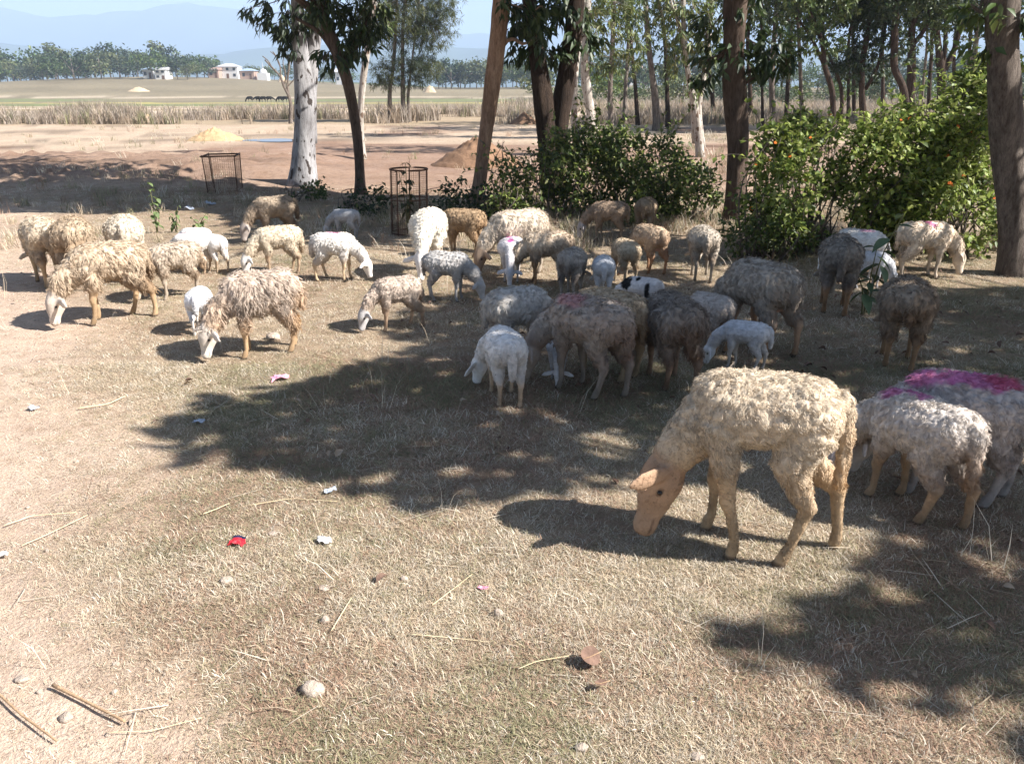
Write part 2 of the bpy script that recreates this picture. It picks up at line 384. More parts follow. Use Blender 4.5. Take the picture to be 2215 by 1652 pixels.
# ------------------------------------------------------------------ bark
def bark(name, c1, c2, spots=None, stretch=(6, 6, 1.2), bump=.6):
    m, t, o = nodes(name); b = nn(t, 'ShaderNodeBsdfPrincipled'); b.inputs['Roughness'].default_value = .88; b.inputs['Specular IOR Level'].default_value = .15
    vec = mapv(t, stretch); n = noise(t, 1.6, 8, .68, vec); base = ramp(t, n.outputs[0], [(.32, c1), (.62, c2)])
    fine = noise(t, 7, 8, .78, vec); base = mixc(t, .9, base, ramp(t, fine.outputs[0], [(.34, (.42, .39, .36)), (.5, (.95, .94, .92)), (.66, (1.2, 1.2, 1.18))]), 'MULTIPLY')
    if spots:
        vo = noise(t, 3.2, 3, .5, mapv(t, (3.2, 3.2, 1.8))); g = nn(t, 'ShaderNodeMath', operation='GREATER_THAN'); g.inputs[1].default_value = .60; lk(t, vo.outputs[0], g.inputs[0]); base = mixc(t, g.outputs[0], base, spots)
    lk(t, base, b.inputs['Base Color']); bp = nn(t, 'ShaderNodeBump'); bp.inputs['Strength'].default_value = min(bump*1.2, 1); bp.inputs['Distance'].default_value = .07; lk(t, fine.outputs[0], bp.inputs['Height']); lk(t, bp.outputs[0], b.inputs['Normal'])
    lk(t, b.outputs[0], o.inputs[0]); return m
BK_WHITE = bark('eucalyptus_bark', (.22, .215, .22), (.38, .375, .38), (.06, .05, .045), (3, 3, .8), .35)
BK_RED = bark('reddish_bark', (.20, .115, .075), (.44, .30, .21))
BK_DARK = bark('dark_bark', (.035, .026, .022), (.10, .07, .052), None, (8, 8, 1.6), 1.)
BK_BROWN = bark('brown_bark', (.085, .06, .047), (.22, .16, .125), None, (7, 7, 1.4), .9)
BK_PALE = bark('pale_bark', (.30, .26, .22), (.58, .54, .48), (.16, .11, .08), (5, 5, 1.), .5)
BK_GREY = bark('grey_bark', (.10, .08, .068), (.33, .28, .24), None, (9, 9, 2.2), 1.)

# ------------------------------------------------------------------ trees
TREES = {}
def tree(key, label, base_v, stems, mat, group=None, clumps=(), cols=MIDG, leaf=(.15, .035), hang=.7, crown=None, twig=7, trunkk=12, y=None, free=.5, name='tree', ccols=None, seed=0, branches=()):
    """stems: lists of (u, v, width px) drawn at the distance where the base meets the ground; clumps: (u, v, du, dv, twigs) hanging into view;
    crown: (centre height, radius, half height, leaves) of the crown above the picture"""
    rg = np.random.default_rng(len(TREES)*7 + 1 + seed); u0 = stems[0][0][0]
    bp = GP(u0, base_v); y = bp[1] if y is None else y; bp = np.array([bp[0]*y/bp[1], y, 0]); bp[2] = gz1(bp[0], y); ppm = F/(y*CP + (CAMH-1)*SP)
    root = empty(name, bp); tag(root, label, 'tree', group); tops = []; mb = MB(); pts_all = []
    for si, st in enumerate(stems):
        pts = [np.r_[P(a, b, y + (.12*si if len(stems) > 1 else 0)), w/ppm/2] for a, b, w in st]
        if si == 0: pts[0][:3] = bp - np.array([0, 0, .06])
        if st[-1][1] <= 5:                       # carry on above the picture
            q = pts[-1].copy(); dv = q[:3] - pts[-2][:3]; dv /= np.linalg.norm(dv)+1e-9; ext = (crown[0] if crown else 3.) - q[2]
            if ext > .4:
                for k in (1, 2, 3): pts.append(np.r_[q[:3] + (dv*.6 + np.array([rg.normal(0, .12), rg.normal(0, .12), .8]))*ext*k/3, q[3]*(1-.25*k)])
        path = interp_path(np.array(pts), max(8, len(pts)*5)); mb.tube(path[:, :3] - bp, np.maximum(path[:, 3]*np.r_[1.25, 1.12, 1.04, np.ones(len(path)-3)] if si == 0 else path[:, 3], .006), trunkk, wob=.10, seed=len(TREES)+si); tops.append(path); pts_all.append(path[:, :3])
    allp = np.concatenate(pts_all)
    for br in branches:                          # drawn limbs
        pts = np.array([np.r_[P(a, b, y), w/ppm/2] for a, b, w in br]); path = interp_path(pts, 12); mb.tube(path[:, :3]-bp, np.maximum(path[:, 3], .004), 6); allp = np.concatenate([allp, path[:, :3]])
    tw_t, tw_d = [], []
    def limb(a, b, r):
        m = (a+b)/2 + rg.normal(0, .08, 3)*np.linalg.norm(b-a) + np.array([0, 0, .06]); pth = interp_path(np.array([a, m, b]), 7); mb.tube(pth - bp, np.linspace(r, r*.3, 7), 5)
    for (cu, cv, du, dv_, n) in clumps:
        cc = P(cu, cv, y); rx, rz = du/ppm, dv_/ppm; a = allp[np.argmin(np.linalg.norm((allp - cc)*np.array([1, 1, .7]), axis=1) + np.where(allp[:, 2] > cc[2]+.1, 0, .3))]
        limb(a, cc, .014)
        t = cc + rdir(n, rg)*rg.uniform(0, 1, (n, 1))**.45*np.array([rx, max(rx*.8, .35), rz]); d = t - a; d /= np.linalg.norm(d, axis=1)[:, None]+1e-9; tw_t.append(t); tw_d.append(d)
        for q in t[:max(3, n//4)]: limb(cc, q, .006)
    L, Wd = leaf; v = f = None; parts = []
    if tw_t:
        c, d, n, l, w = twig_leaves(np.concatenate(tw_t), np.concatenate(tw_d), twig, L, Wd, rg, hang); parts.append((c, d, n, l, w, cols))
    if crown:
        zc, rad, hh, N = crown; ctop = np.array([q[-1, :3] for q in tops]).mean(0); ctop[2] = zc
        cl = ctop + rdir(26, rg)*rg.uniform(.35, 1, (26, 1))**.5*np.array([rad, rad, hh]); cl = cl[cl[:, 2] > 2.6 if y < 16 else cl[:, 2] > 1.5]
        for q in cl[:12]: limb(tops[rg.integers(len(tops))][-4, :3], q, .03)
        t = cl[rg.integers(len(cl), size=N)] + rdir(N, rg)*rg.uniform(0, 1, (N, 1))**.5*np.array([rad, rad, hh])*.38; t = t[sun_ok(t, rg, free)]
        if len(t): c, d, n, l, w = twig_leaves(t, rdir(len(t), rg)*.4, twig, L*1.15, Wd*1.2, rg, hang); parts.append((c, d, n, l, w, ccols or cols))
    TREES[key] = dict(root=root, bp=bp, parts=parts, top=ctop if crown else allp[-1], leaf=leaf, cols=ccols or cols, rg=rg, mb=mb, mat=mat, stems=tops)
    return root
def finish_trees():
    for k, T in TREES.items():
        T['mb'].build('trunk', T['mat'], T['root'])
        V, Fc, C, n0 = [], [], [], 0
        for c, d, n, l, w, cols in T['parts']:
            v, f = leaf_mesh(c - T['bp'], d, n, l, w); V.append(v); Fc.append(f + n0); n0 += len(v); C.append(leaf_colors(len(c), 5, cols, T['rg']))
        if V: obj('crown', make_mesh('crown', np.concatenate(V), np.concatenate(Fc), True, np.concatenate(C)), M_LEAF, T['root'])
TG = 'trees of the roadside grove'
tree('euc', 'thick white barked eucalyptus with a forked trunk left of centre', 402, [[(656, 402, 58), (658, 300, 47), (660, 220, 48), (652, 130, 32), (645, 40, 28), (640, -60, 24)], [(674, 310, 26), (669, 200, 34), (676, 110, 28), (690, 20, 24), (700, -60, 20)]], BK_WHITE, TG,
     [(560, 15, 40, 25, 12), (620, 30, 60, 35, 26), (610, 60, 40, 30, 14), (625, 95, 30, 30, 14), (670, 30, 40, 30, 18), (640, 60, 50, 30, 18)], BLUEG, (.20, .045), .9, (5.6, 1.8, 1.5, 500), seed=3, trunkk=20)
tree('lean', 'dark leaning tree with reddish lower trunk right of the white eucalyptus', 420, [[(780, 420, 26), (777, 340, 21), (766, 250, 21), (748, 165, 25), (728, 110, 27), (702, 40, 22), (690, -40, 18)]], BK_BROWN, TG,
     [(720, 20, 70, 35, 34), (760, 60, 50, 45, 28), (800, 25, 40, 35, 22), (770, 100, 45, 30, 16), (740, 120, 30, 35, 10), (700, 130, 25, 25, 8), (820, 60, 30, 30, 12), (740, -70, 90, 50, 70), (850, -70, 80, 50, 60)], DARKG, (.19, .05), .85, (5.0, 1.6, 1.4, 500), branches=[[(745, 150, 16), (770, 90, 12), (800, 30, 9)], [(725, 115, 14), (690, 70, 9), (640, 40, 6)]])  # last two clumps sit above the frame, added to shade the white trunk
tree('slim', 'slender pale trunk standing just behind the dark leaning tree', 345, [[(783, 345, 17), (780, 260, 14), (785, 180, 14), (797, 90, 13), (808, 0, 12)]], BK_PALE, TG, [(815, 20, 30, 25, 10), (840, 60, 25, 25, 8)], MIDG, (.2, .05), .8, (5., 1.3, 1.2, 200))
for k, (lb, st, cl) in enumerate((
    ('left of the three small feathery pines beyond the red earth', [(846, 264, 10), (843, 200, 9), (850, 150, 8), (856, 60, 7), (860, -40, 6)], [(840, 150, 48, 30, 110), (830, 60, 42, 50, 90), (850, 10, 45, 40, 90), (830, 180, 34, 14, 50)]),
    ('middle of the three small feathery pines beyond the red earth', [(872, 262, 10), (871, 170, 9), (872, 60, 7), (880, -40, 6)], [(890, 140, 55, 28, 130), (890, 70, 58, 50, 150), (920, 20, 55, 40, 120), (900, 172, 45, 16, 70)]),
    ('right of the three small feathery pines beyond the red earth', [(886, 263, 8), (883, 205, 6), (888, 160, 5), (900, 60, 4), (910, -30, 4)], [(920, 145, 40, 22, 80), (940, 60, 42, 50, 100), (950, 10, 44, 35, 70), (880, 205, 10, 20, 6)]))):
    tree('pine%d' % k, lb, 264, [st], BK_GREY, 'feathery pines beyond the red earth', cl, (OLIVE, BLUEG, OLIVE)[k], (.28, .025), .15, (5.5, 2.0, 2.2, 260), twig=14, name='pine_tree', free=1.)
tree('t4', 'leaning reddish trunk left of the green bush, lit along its length', 452, [[(1028, 452, 36), (1040, 380, 29), (1048, 310, 30), (1062, 200, 33), (1075, 100, 35), (1086, 0, 38), (1092, -80, 32)]], BK_RED, TG,
     [(1100, 10, 30, 20, 8), (1150, 30, 45, 35, 22), (1160, 80, 30, 25, 12)], DARKG, (.17, .05), .8, (5.2, 1.6, 1.4, 500), branches=[[(1085, 95, 10), (1110, 85, 8), (1130, 95, 7), (1150, 90, 4)]])
tree('t5', 'dark mottled trunk behind the bush, left of a leaning pair', 440, [[(1190, 440, 38), (1182, 300, 38), (1172, 200, 42), (1160, 110, 35), (1150, 40, 30), (1140, -60, 26)]], BK_DARK, TG,
     [(1150, 20, 40, 30, 20), (1130, 60, 30, 25, 10), (1150, 110, 35, 25, 10), (1190, 120, 30, 30, 8), (1120, 110, 25, 15, 5)], DARKG, (.19, .06), .9, (5.2, 1.6, 1.4, 500))
tree('t6', 'dark trunk leaning right behind the bush, right of a pair', 437, [[(1196, 437, 36), (1206, 300, 39), (1223, 180, 41), (1237, 80, 38), (1246, 0, 35), (1252, -60, 30)]], BK_DARK, TG,
     [(1240, 30, 50, 30, 14), (1260, 80, 40, 30, 12), (1200, 10, 40, 20, 10), (1230, 100, 30, 20, 8)], DARKG, (.19, .06), .9, (5.3, 1.6, 1.4, 450))
tree('t6b', 'thin pale mottled trunk close behind the dark leaning pair', 335, [[(1254, 335, 20), (1242, 260, 15), (1243, 180, 13), (1256, 60, 12), (1262, -30, 10)]], BK_PALE, TG, [(1290, 40, 30, 30, 12)], PALEG, (.22, .05), .6, (5.3, 1.5, 1.4, 160))
tree('t7', 'white trunk with hanging pale leaves right of the dark pair', 300, [[(1286, 300, 24), (1278, 250, 21), (1268, 180, 20), (1265, 110, 17), (1270, 30, 14), (1272, -40, 12)]], BK_PALE, TG,
     [(1310, 110, 50, 40, 34), (1330, 50, 50, 40, 30), (1290, 60, 40, 40, 22), (1350, 130, 40, 30, 20), (1300, 150, 30, 20, 12), (1370, 90, 40, 40, 24), (1340, 10, 60, 30, 30), (1280, 10, 40, 30, 20)], PALEG, (.27, .06), .6, (6.5, 1.8, 1.6, 260), free=.9)
tree('t8', 'thin grey trunk between the white trunk and the white clump', 285, [[(1322, 285, 12), (1320, 200, 11), (1325, 100, 10), (1328, 0, 9), (1330, -40, 8)]], BK_GREY, TG, [(1320, 220, 14, 25, 8), (1340, 30, 40, 30, 30), (1400, 30, 40, 40, 34), (1370, -10, 60, 20, 30)], MIDG, (.26, .05), .6, (6.5, 1.8, 1.6, 200), free=.9)
tree('t9', 'grey trunk with sparse drooping leaves left of the white clump', 282, [[(1421, 282, 20), (1416, 200, 14), (1405, 120, 12), (1399, 40, 10), (1396, -40, 9)]], BK_GREY, TG,
     [(1400, 120, 30, 40, 18), (1430, 60, 40, 40, 22), (1440, 150, 25, 25, 14), (1440, 10, 50, 30, 34), (1400, 70, 40, 30, 20), (1460, 90, 30, 30, 14)], MIDG, (.27, .055), .6, (6.5, 1.8, 1.6, 220), free=.9)
tree('t10', 'clump of white stems with leafy tops left of the big dark trunk', 340, [[(1516, 340, 19), (1506, 250, 16), (1490, 170, 12), (1480, 80, 10), (1476, -30, 9)], [(1503, 310, 12), (1497, 220, 10), (1486, 140, 8), (1470, 50, 7)], [(1520, 320, 14), (1512, 230, 12), (1526, 150, 9), (1536, 60, 8), (1540, -30, 7)]], BK_PALE, TG,
     [(1470, 60, 40, 50, 34), (1500, 20, 50, 30, 34), (1540, 60, 40, 50, 30), (1460, 130, 25, 35, 14), (1540, 130, 25, 30, 14), (1500, 200, 15, 25, 8), (1450, 20, 40, 30, 20), (1500, 100, 30, 30, 16)], PALEG, (.20, .05), .6, (5.8, 1.6, 1.5, 260), free=.9)
tree('t11', 'big straight dark trunk in the middle of the bushes', 482, [[(1592, 482, 52), (1593, 400, 46), (1595, 300, 46), (1590, 220, 47), (1587, 130, 45), (1590, 60, 47), (1592, 0, 50), (1590, -60, 44)]], BK_BROWN, TG,
     [(1550, 130, 45, 35, 12), (1640, 100, 50, 40, 16), (1530, 160, 30, 30, 6), (1690, 90, 45, 35, 16), (1660, 140, 45, 30, 12), (1610, 20, 60, 25, 12), (1540, 60, 40, 40, 9), (1700, 140, 30, 25, 7)], DARKG, (.15, .055), .75, (5.2, 1.9, 1.5, 600), branches=[[(1592, 170, 10), (1630, 150, 6), (1680, 120, 4)], [(1590, 150, 9), (1560, 120, 5), (1530, 130, 3)], [(1600, 190, 8), (1640, 165, 4), (1665, 160, 3)]], trunkk=18)
for k, (lb, bv, stm, brs, cl) in enumerate((
    ('slender grey trunk behind the lantana, nearest the big dark trunk', 262, [(1672, 262, 14), (1670, 150, 11), (1680, 20, 10), (1684, -30, 9)], [], [(1680, 40, 40, 40, 26), (1700, 90, 40, 30, 20), (1650, 20, 30, 30, 14)]),
    ('dark forked tree leaning left behind the lantana', 290, [(1803, 290, 14), (1797, 184, 12), (1786, 151, 11), (1776, 84, 9), (1752, 30, 8), (1735, -30, 7)], [[(1786, 151, 8), (1756, 84, 6), (1715, 28, 5)]], [(1740, 40, 50, 35, 40), (1790, 90, 40, 40, 34), (1800, 20, 50, 30, 34), (1730, 120, 40, 30, 20), (1760, 70, 40, 30, 20)]),
    ('thin dark sapling beside the forked tree behind the lantana', 280, [(1821, 280, 9), (1816, 178, 7), (1799, 134, 6), (1786, 105, 5), (1780, 40, 4)], [], [(1820, 120, 30, 40, 30), (1840, 160, 30, 30, 20)]),
    ('dark double trunk with small leaves in the right background', 282, [(1869, 282, 15), (1866, 134, 12), (1880, 50, 10), (1887, -20, 9)], [[(1872, 194, 9), (1896, 151, 8), (1913, 67, 7), (1924, -10, 6)]], [(1850, 120, 40, 50, 50), (1880, 60, 50, 40, 60), (1890, 150, 40, 30, 34), (1860, 20, 50, 30, 50), (1920, 100, 30, 40, 26)]),
    ('dark curved trunk right of the double trunk in the background', 285, [(1958, 285, 17), (1953, 188, 15), (1936, 151, 15), (1935, 84, 14), (1943, -20, 13)], [], [(1930, 30, 40, 40, 24), (1950, 100, 40, 30, 18)]),
    ('dark trunk with a forked upper limb in the right background', 278, [(1966, 278, 20), (1972, 151, 17), (1972, 67, 15), (1984, -20, 13)], [[(1973, 100, 11), (2003, 58, 9), (2011, -10, 8)]], [(2000, 30, 50, 30, 30), (1985, 110, 40, 35, 16), (2020, 70, 30, 40, 16)]),
    ('dark wide forked trunk nearest the right edge background', 275, [(2038, 275, 22), (2036, 165, 18), (2030, 100, 13), (2022, -20, 12)], [[(2044, 151, 14), (2070, 90, 11), (2078, -10, 10)], [(2040, 160, 10), (2046, 60, 9), (2046, -10, 8)]], [(2060, 30, 50, 30, 26), (2100, 90, 30, 40, 16), (2090, 30, 30, 40, 20)]),
    ('leaning pale trunk far behind the right edge shrubs', 268, [(2096, 268, 12), (2110, 100, 10), (2126, 0, 9), (2130, -30, 8)], [], [(2120, 40, 30, 40, 20), (2190, 30, 40, 60, 40)]))):
    cl = [(a, b, c_*1.15, d_*1.1, int(n_*1.35)) for a, b, c_, d_, n_ in cl]
    tree('bg%d' % k, lb, bv, [stm], (BK_GREY, BK_DARK, BK_DARK, BK_DARK, BK_DARK, BK_DARK, BK_DARK, BK_GREY)[k], 'dark trees behind the lantana', cl, (MIDG, MIDG, DARKG, DARKG, DARKG, MIDG, DARKG, MIDG)[k], (.20, .085), .35, (5.8, 2.7, 1.7, 480), twig=9, branches=brs, free=1.)
_br = np.random.default_rng(91)
for k, u in enumerate((1625, 1650, 1700, 1735, 1835, 1848, 1910, 1992, 2008, 2062, 2088, 1350, 1380, 1445, 1545)):
    l1, l2 = _br.uniform(-18, 18), _br.uniform(-30, 30); w_ = _br.uniform(6, 11); far_v = _br.uniform(256, 276)
    tree('sap%d' % k, 'thin dark trunk among the trees of the wood behind the bushes', far_v, [[(u, far_v, w_), (u + l1*.4, 180, w_*.85), (u + l1, 90, w_*.75), (u + l1 + l2*.6, 0, w_*.65), (u + l1 + l2, -40, w_*.55)]], (BK_DARK, BK_GREY)[k % 4 == 3], 'thin trunks of the wood behind the bushes',
         [(u + l1 + _br.uniform(-20, 20), _br.uniform(0, 40), 45, 26, 22), (u + l1 + _br.uniform(-30, 30), _br.uniform(40, 110), 32, 26, 11)], (MIDG, DARKG, PALEG, MIDG)[k % 4], (.20, .075), .45, (6., 2.0, 1.4, 120), twig=8, free=1., trunkk=8)
tree('right', 'big pale trunk with a dark shaded foot at the right edge', 592, [[(2196, 592, 70), (2191, 480, 61), (2184, 380, 60), (2176, 250, 62), (2168, 120, 62), (2165, 0, 66), (2160, -80, 60)]], BK_GREY, TG,
     [(2205, 40, 15, 30, 8), (2120, 30, 25, 25, 8), (2140, 100, 12, 20, 3)], MIDG, (.12, .06), .5, (5.0, 2.2, 1.5, 700), branches=[[(2170, 60, 12), (2130, 30, 6), (2100, 10, 4)]], trunkk=20)
def bare_tree():
    tree('bare', 'leafless little tree with crooked branches left of the white eucalyptus', 268, [[(629, 268, 9), (625, 209, 7), (615, 188, 6), (607, 167, 5), (588, 146, 4), (573, 130, 3)]], BK_GREY, None, branches=[[(625, 209, 5), (622, 188, 5), (625, 146, 4), (630, 112, 3)], [(607, 167, 4), (606, 145, 3), (597, 122, 2), (590, 112, 2)], [(615, 188, 4), (618, 160, 3), (612, 135, 2), (618, 112, 2)], [(588, 146, 3), (580, 132, 2), (568, 122, 2)], [(606, 145, 2), (600, 130, 2), (604, 112, 2)], [(622, 188, 3), (640, 165, 2), (645, 130, 2)], [(597, 122, 2), (585, 112, 1.5)]])
bare_tree()
# shade trees that stand outside the picture, to the right of the photographer
def off_tree(key, x, y, h, label):
    rg = np.random.default_rng(int(x*31+y*7)); bp = np.array([x, y, gz1(x, y)]); root = empty('tree', bp); tag(root, label, 'tree', TG); mb = MB()
    path = interp_path(np.array([(0, 0, -.05, .19), (.08, .03, 1.2, .15), (.02, -.05, 2.6, .13), (0, 0, h, .06)]), 14); mb.tube(path[:, :3], path[:, 3], 12, wob=.06, seed=int(x))
    TREES[key] = dict(root=root, bp=bp, parts=[], top=bp + np.array([0, 0, h]), leaf=(.20, .085), cols=MIDG, rg=rg, mb=mb, mat=BK_BROWN, stems=[path + np.r_[bp, 0]])
off_tree('o1', 4.9, 2.1, 4.2, 'broad shade tree standing out of view to the right of the nearest ewe')
off_tree('o2', 6.6, 4.6, 4.4, 'second shade tree out of view beyond the right edge')
off_tree('o3', 8.9, 4.4, 4.6, 'third shade tree farther out of view at right')
off_tree('o4', 7.2, .6, 4.2, 'shade tree out of view beside the photographer')
def canopy():
    """leaves of the crowns above the flock: each leaf hangs up the sunbeam from a spot that lies in shade"""
    rg = np.random.default_rng(5); step = .125
    gx, gy = np.meshgrid(np.arange(-11, 6.5, step), np.arange(1.3, 16., step)); gx = gx.ravel() + rg.uniform(-.5, .5, gx.size)*step; gy = gy.ravel() + rg.uniform(-.5, .5, gy.size)*step
    w = shade_want(gx, gy); k = (w > 0) & (rg.uniform(0, 1, len(w)) < w); gx, gy, w = gx[k], gy[k], w[k]
    per = 6; gx = np.repeat(gx, per); gy = np.repeat(gy, per); z = np.where(gy > 9, rg.uniform(3.3, 5.6, len(gx)), rg.uniform(3.2, 5.2, len(gx)))
    p = np.stack([gx + SX*z, gy + SY*z, z], 1) + rg.normal(0, .05, (len(gx), 3))
    keys = [k for k in TREES if k in ('euc', 'lean', 't4', 't5', 't6', 't11', 'right', 'o1', 'o2', 'o3', 'o4')]
    tops = np.array([TREES[k]['top'] for k in keys]); near = np.argmin(np.linalg.norm((p[:, None] - tops[None])[:, :, :2], axis=2), axis=1)
    for i, k in enumerate(keys):
        q = p[near == i]
        if not len(q): continue
        T = TREES[k]; N = len(q); d = rdir(N, rg)*.8 + np.array([0, 0, -.35]); n = rdir(N, rg)*.45 + SUN
        T['parts'].append((q - d*.08, d, n, .20*rg.uniform(.7, 1.3, N), .095*rg.uniform(.7, 1.3, N), T['cols']))
        cells = {}
        for a in q: cells.setdefault(tuple(np.floor(a/1.1).astype(int)), []).append(a)
        st = T['stems'][0]; st = st[st[:, 2] > 2.4] if (st[:, 2] > 2.4).any() else st[-2:]
        for a in cells.values():
            if len(a) < 25: continue
            b = np.mean(a, 0); s0 = st[rg.integers(len(st)), :3]; m = (s0+b)/2 + np.array([0, 0, .25]); pth = interp_path(np.array([s0, m, b]), 7); T['mb'].tube(pth - T['bp'], np.linspace(.035, .008, 7), 5)
canopy()
finish_trees()

# ------------------------------------------------------------------ shrubs
def shrub(name, label, base, blobs, n, leaf, cols, group=None, stems=24, flowers=0, seed=1, hang=.25, twig=6, sprigs=0, gap=.40):
    """blobs: (centre xyz, radii xyz); leaves sit towards the outside of the blobs, with gaps"""
    rg = np.random.default_rng(seed); root = empty(name, base); tag(root, label, 'bush', group); mb = MB(); base = np.asarray(base, float)
    vol = np.array([np.prod(b[1])**.7 for b in blobs]); pk = rg.choice(len(blobs), n, p=vol/vol.sum()); cen = np.array([b[0] for b in blobs])[pk]; rad = np.array([b[1] for b in blobs])[pk]
    dr = rdir(n, rg); t = cen + dr*rad*(rg.uniform(.25, 1.06, (n, 1))**.5)
    keep = (t[:, 2] > gz(t[:, 0], t[:, 1]) + .05) & (fbm(t*2.6 + seed*5, 3, seed) > gap); t = t[keep]; dr = dr[keep]
    c, d, nn_, l, w = twig_leaves(t, dr, twig, leaf[0], leaf[1], rg, hang, .9, .035)
    v, f = leaf_mesh(c - base, d, nn_, l, w, .12, .18); obj('foliage', make_mesh('foliage', v, f, True, leaf_colors(len(c), 5, cols, rg, .35)), M_BUSH, root)
    for i in range(stems):
        b = blobs[rg.integers(len(blobs))]; tip = np.array(b[0]) + rdir(1, rg)[0]*np.array(b[1])*.95; s0 = np.array([tip[0]*.35 + b[0][0]*.65 + rg.normal(0, .15), b[0][1] + rg.normal(0, .15), base[2]]); s0[2] = gz1(s0[0], s0[1]) - .02
        m = (s0+tip)/2 + np.array([rg.normal(0, .1), rg.normal(0, .1), .15]); mb.tube(interp_path(np.array([s0, m, tip]), 8) - base, np.linspace(.011, .003, 8), 5)
    sc_, sdir, sn = [], [], []
    for i in range(sprigs):
        k_ = rg.integers(len(t)); a = t[k_]; dd = dr[k_]*np.array([1, .6, .6]) + np.array([rg.normal(0, .3), 0, .55]); dd /= np.linalg.norm(dd); ln = rg.uniform(.18, .55); tip = a + dd*ln + np.array([0, 0, -.05]); pth = interp_path(np.array([a - dd*.15, a + dd*ln*.55 + np.array([0, 0, .03]), tip]), 8); mb.tube(pth - base, np.linspace(.0045, .002, 8), 4)
        for q in np.repeat(pth[2:], 2, 0): sc_.append(q); sdir.append(rdir(1, rg)[0]*.9 + dd*.4 + np.array([0, 0, -.1])); sn.append(np.array([0, 0, 1.]) + rg.normal(0, .4, 3))
    if sprigs:
        v, f = leaf_mesh(np.array(sc_) - base, np.array(sdir), np.array(sn), leaf[0]*rg.uniform(.7, 1.2, len(sc_)), leaf[1]*rg.uniform(.8, 1.2, len(sc_)), .12, .18); obj('sprig_leaves', make_mesh('sprig_leaves', v, f, True, leaf_colors(len(sc_), 5, np.array(cols)*1.15, rg, .35)), M_BUSH, root)
    mb.build('stems', BK_GREY, root)
    if flowers:
        fm = MB(); th = np.arange(14)*2.4
        for i in range(14):
            r_ = .0135*math.sqrt(i/13); fm.tube([(r_*math.cos(th[i]), r_*math.sin(th[i]), -.004), (r_*1.25*math.cos(th[i]), r_*1.25*math.sin(th[i]), .006 - r_*.25)], [.002, .0058], 5)
        me = make_mesh('flower', np.concatenate(fm.v), fm.f, True); me.materials.append(M_FLOWER)
        e = c[(rg.permutation(len(c)))]; e = e[(e[:, 1] < np.mean(e[:, 1]) + .2) & (e[:, 2] > .35)][:flowers]
        for q in e:
            o = obj('flower', me, None, root, q - base + np.array([0, -.05, .03])); o.rotation_euler = (rg.uniform(.3, 1.3), 0, rg.uniform(-.7, .7)); o.scale = (rg.uniform(.8, 1.35),)*3
    return root
M_BUSH = plain('bush_leaf', (.8, .8, .8), (1.15, 1.15, 1.1), 12, .5, attr=True, spec=.4, trans=.38)
M_FLOWER = plain('lantana_orange', (.75, .11, .02), (.80, .28, .03), 60, .6)
def blob(u, v, du, dv, y, dy=None):
    c = P(u, v, y); k = F/(y*CP + (CAMH-c[2])*SP); return (c, (du/k, dy if dy else max(du/k*.8, .3), dv/k))
y1 = G(1300, 470)[1]
shrub('green_bush', 'low dark green bush between the leaning trunks and the big dark trunk', GP(1290, 470), [blob(1180, 400, 90, 95, y1), blob(1290, 370, 120, 95, y1+.2), blob(1400, 380, 110, 90, y1), blob(1480, 420, 80, 65, y1-.2), blob(1110, 350, 55, 55, y1-.1), blob(1100, 430, 50, 50, y1-.2), blob(1230, 320, 60, 40, y1+.3), blob(1340, 320, 80, 45, y1+.4), blob(1350, 440, 120, 50, y1-.3)], 2700, (.075, .042), MIDG + LANT + PALEG + PALEG, seed=2, stems=80, sprigs=150, gap=.475)
y2 = G(1900, 560)[1]
shrub('lantana_bush', 'tall lantana thicket with orange flowers at right', GP(1880, 545), [blob(1720, 400, 120, 130, y2+.2), blob(1800, 350, 120, 100, y2+.5), blob(1900, 370, 140, 130, y2+.4), blob(2000, 350, 130, 140, y2+.5), blob(2085, 300, 90, 130, y2+.7), blob(2120, 200, 45, 80, y2+.9), blob(2060, 460, 130, 110, y2+.3), blob(1900, 480, 120, 60, y2+.4), blob(2180, 320, 90, 190, y2+.9), blob(2215, 460, 60, 110, y2+.5), blob(1670, 330, 50, 60, y2+.2), blob(1760, 270, 60, 40, y2+.5)], 5400, (.072, .044), LANT, seed=4, stems=150, flowers=26, sprigs=260, gap=.49)
shrub('yellow_shrub', 'ragged yellowish weeds at the foot of the big dark trunk', GP(1640, 560), [blob(1620, 505, 60, 45, G(1640, 560)[1]), blob(1700, 520, 70, 40, G(1640, 560)[1]+.1), blob(1650, 460, 50, 40, G(1640, 560)[1]+.3)], 420, (.06, .028), PALEG + MIDG, seed=6, stems=22)
shrub('dark_shrub', 'small dark shrub tangled beside the rusty cylinder cage', GP(800, 470), [blob(800, 440, 45, 45, G(800, 470)[1]), blob(760, 450, 30, 25, G(800, 470)[1])], 150, (.07, .04), DARKG, seed=8, stems=10)
shrub('low_shrub', 'low leafy shrub at the foot of the white eucalyptus', GP(650, 432), [blob(655, 425, 45, 18, G(650, 432)[1]), blob(680, 410, 25, 20, G(650, 432)[1])], 90, (.07, .035), MIDG, seed=9, stems=8)
shrub('edge_shrub', 'thin dark leafed shrub at the foot of the leaning reddish trunk', GP(1000, 470), [blob(985, 430, 45, 40, G(1000, 470)[1]), blob(1060, 440, 40, 40, G(1000, 470)[1])], 150, (.07, .04), DARKG, seed=10, stems=14)
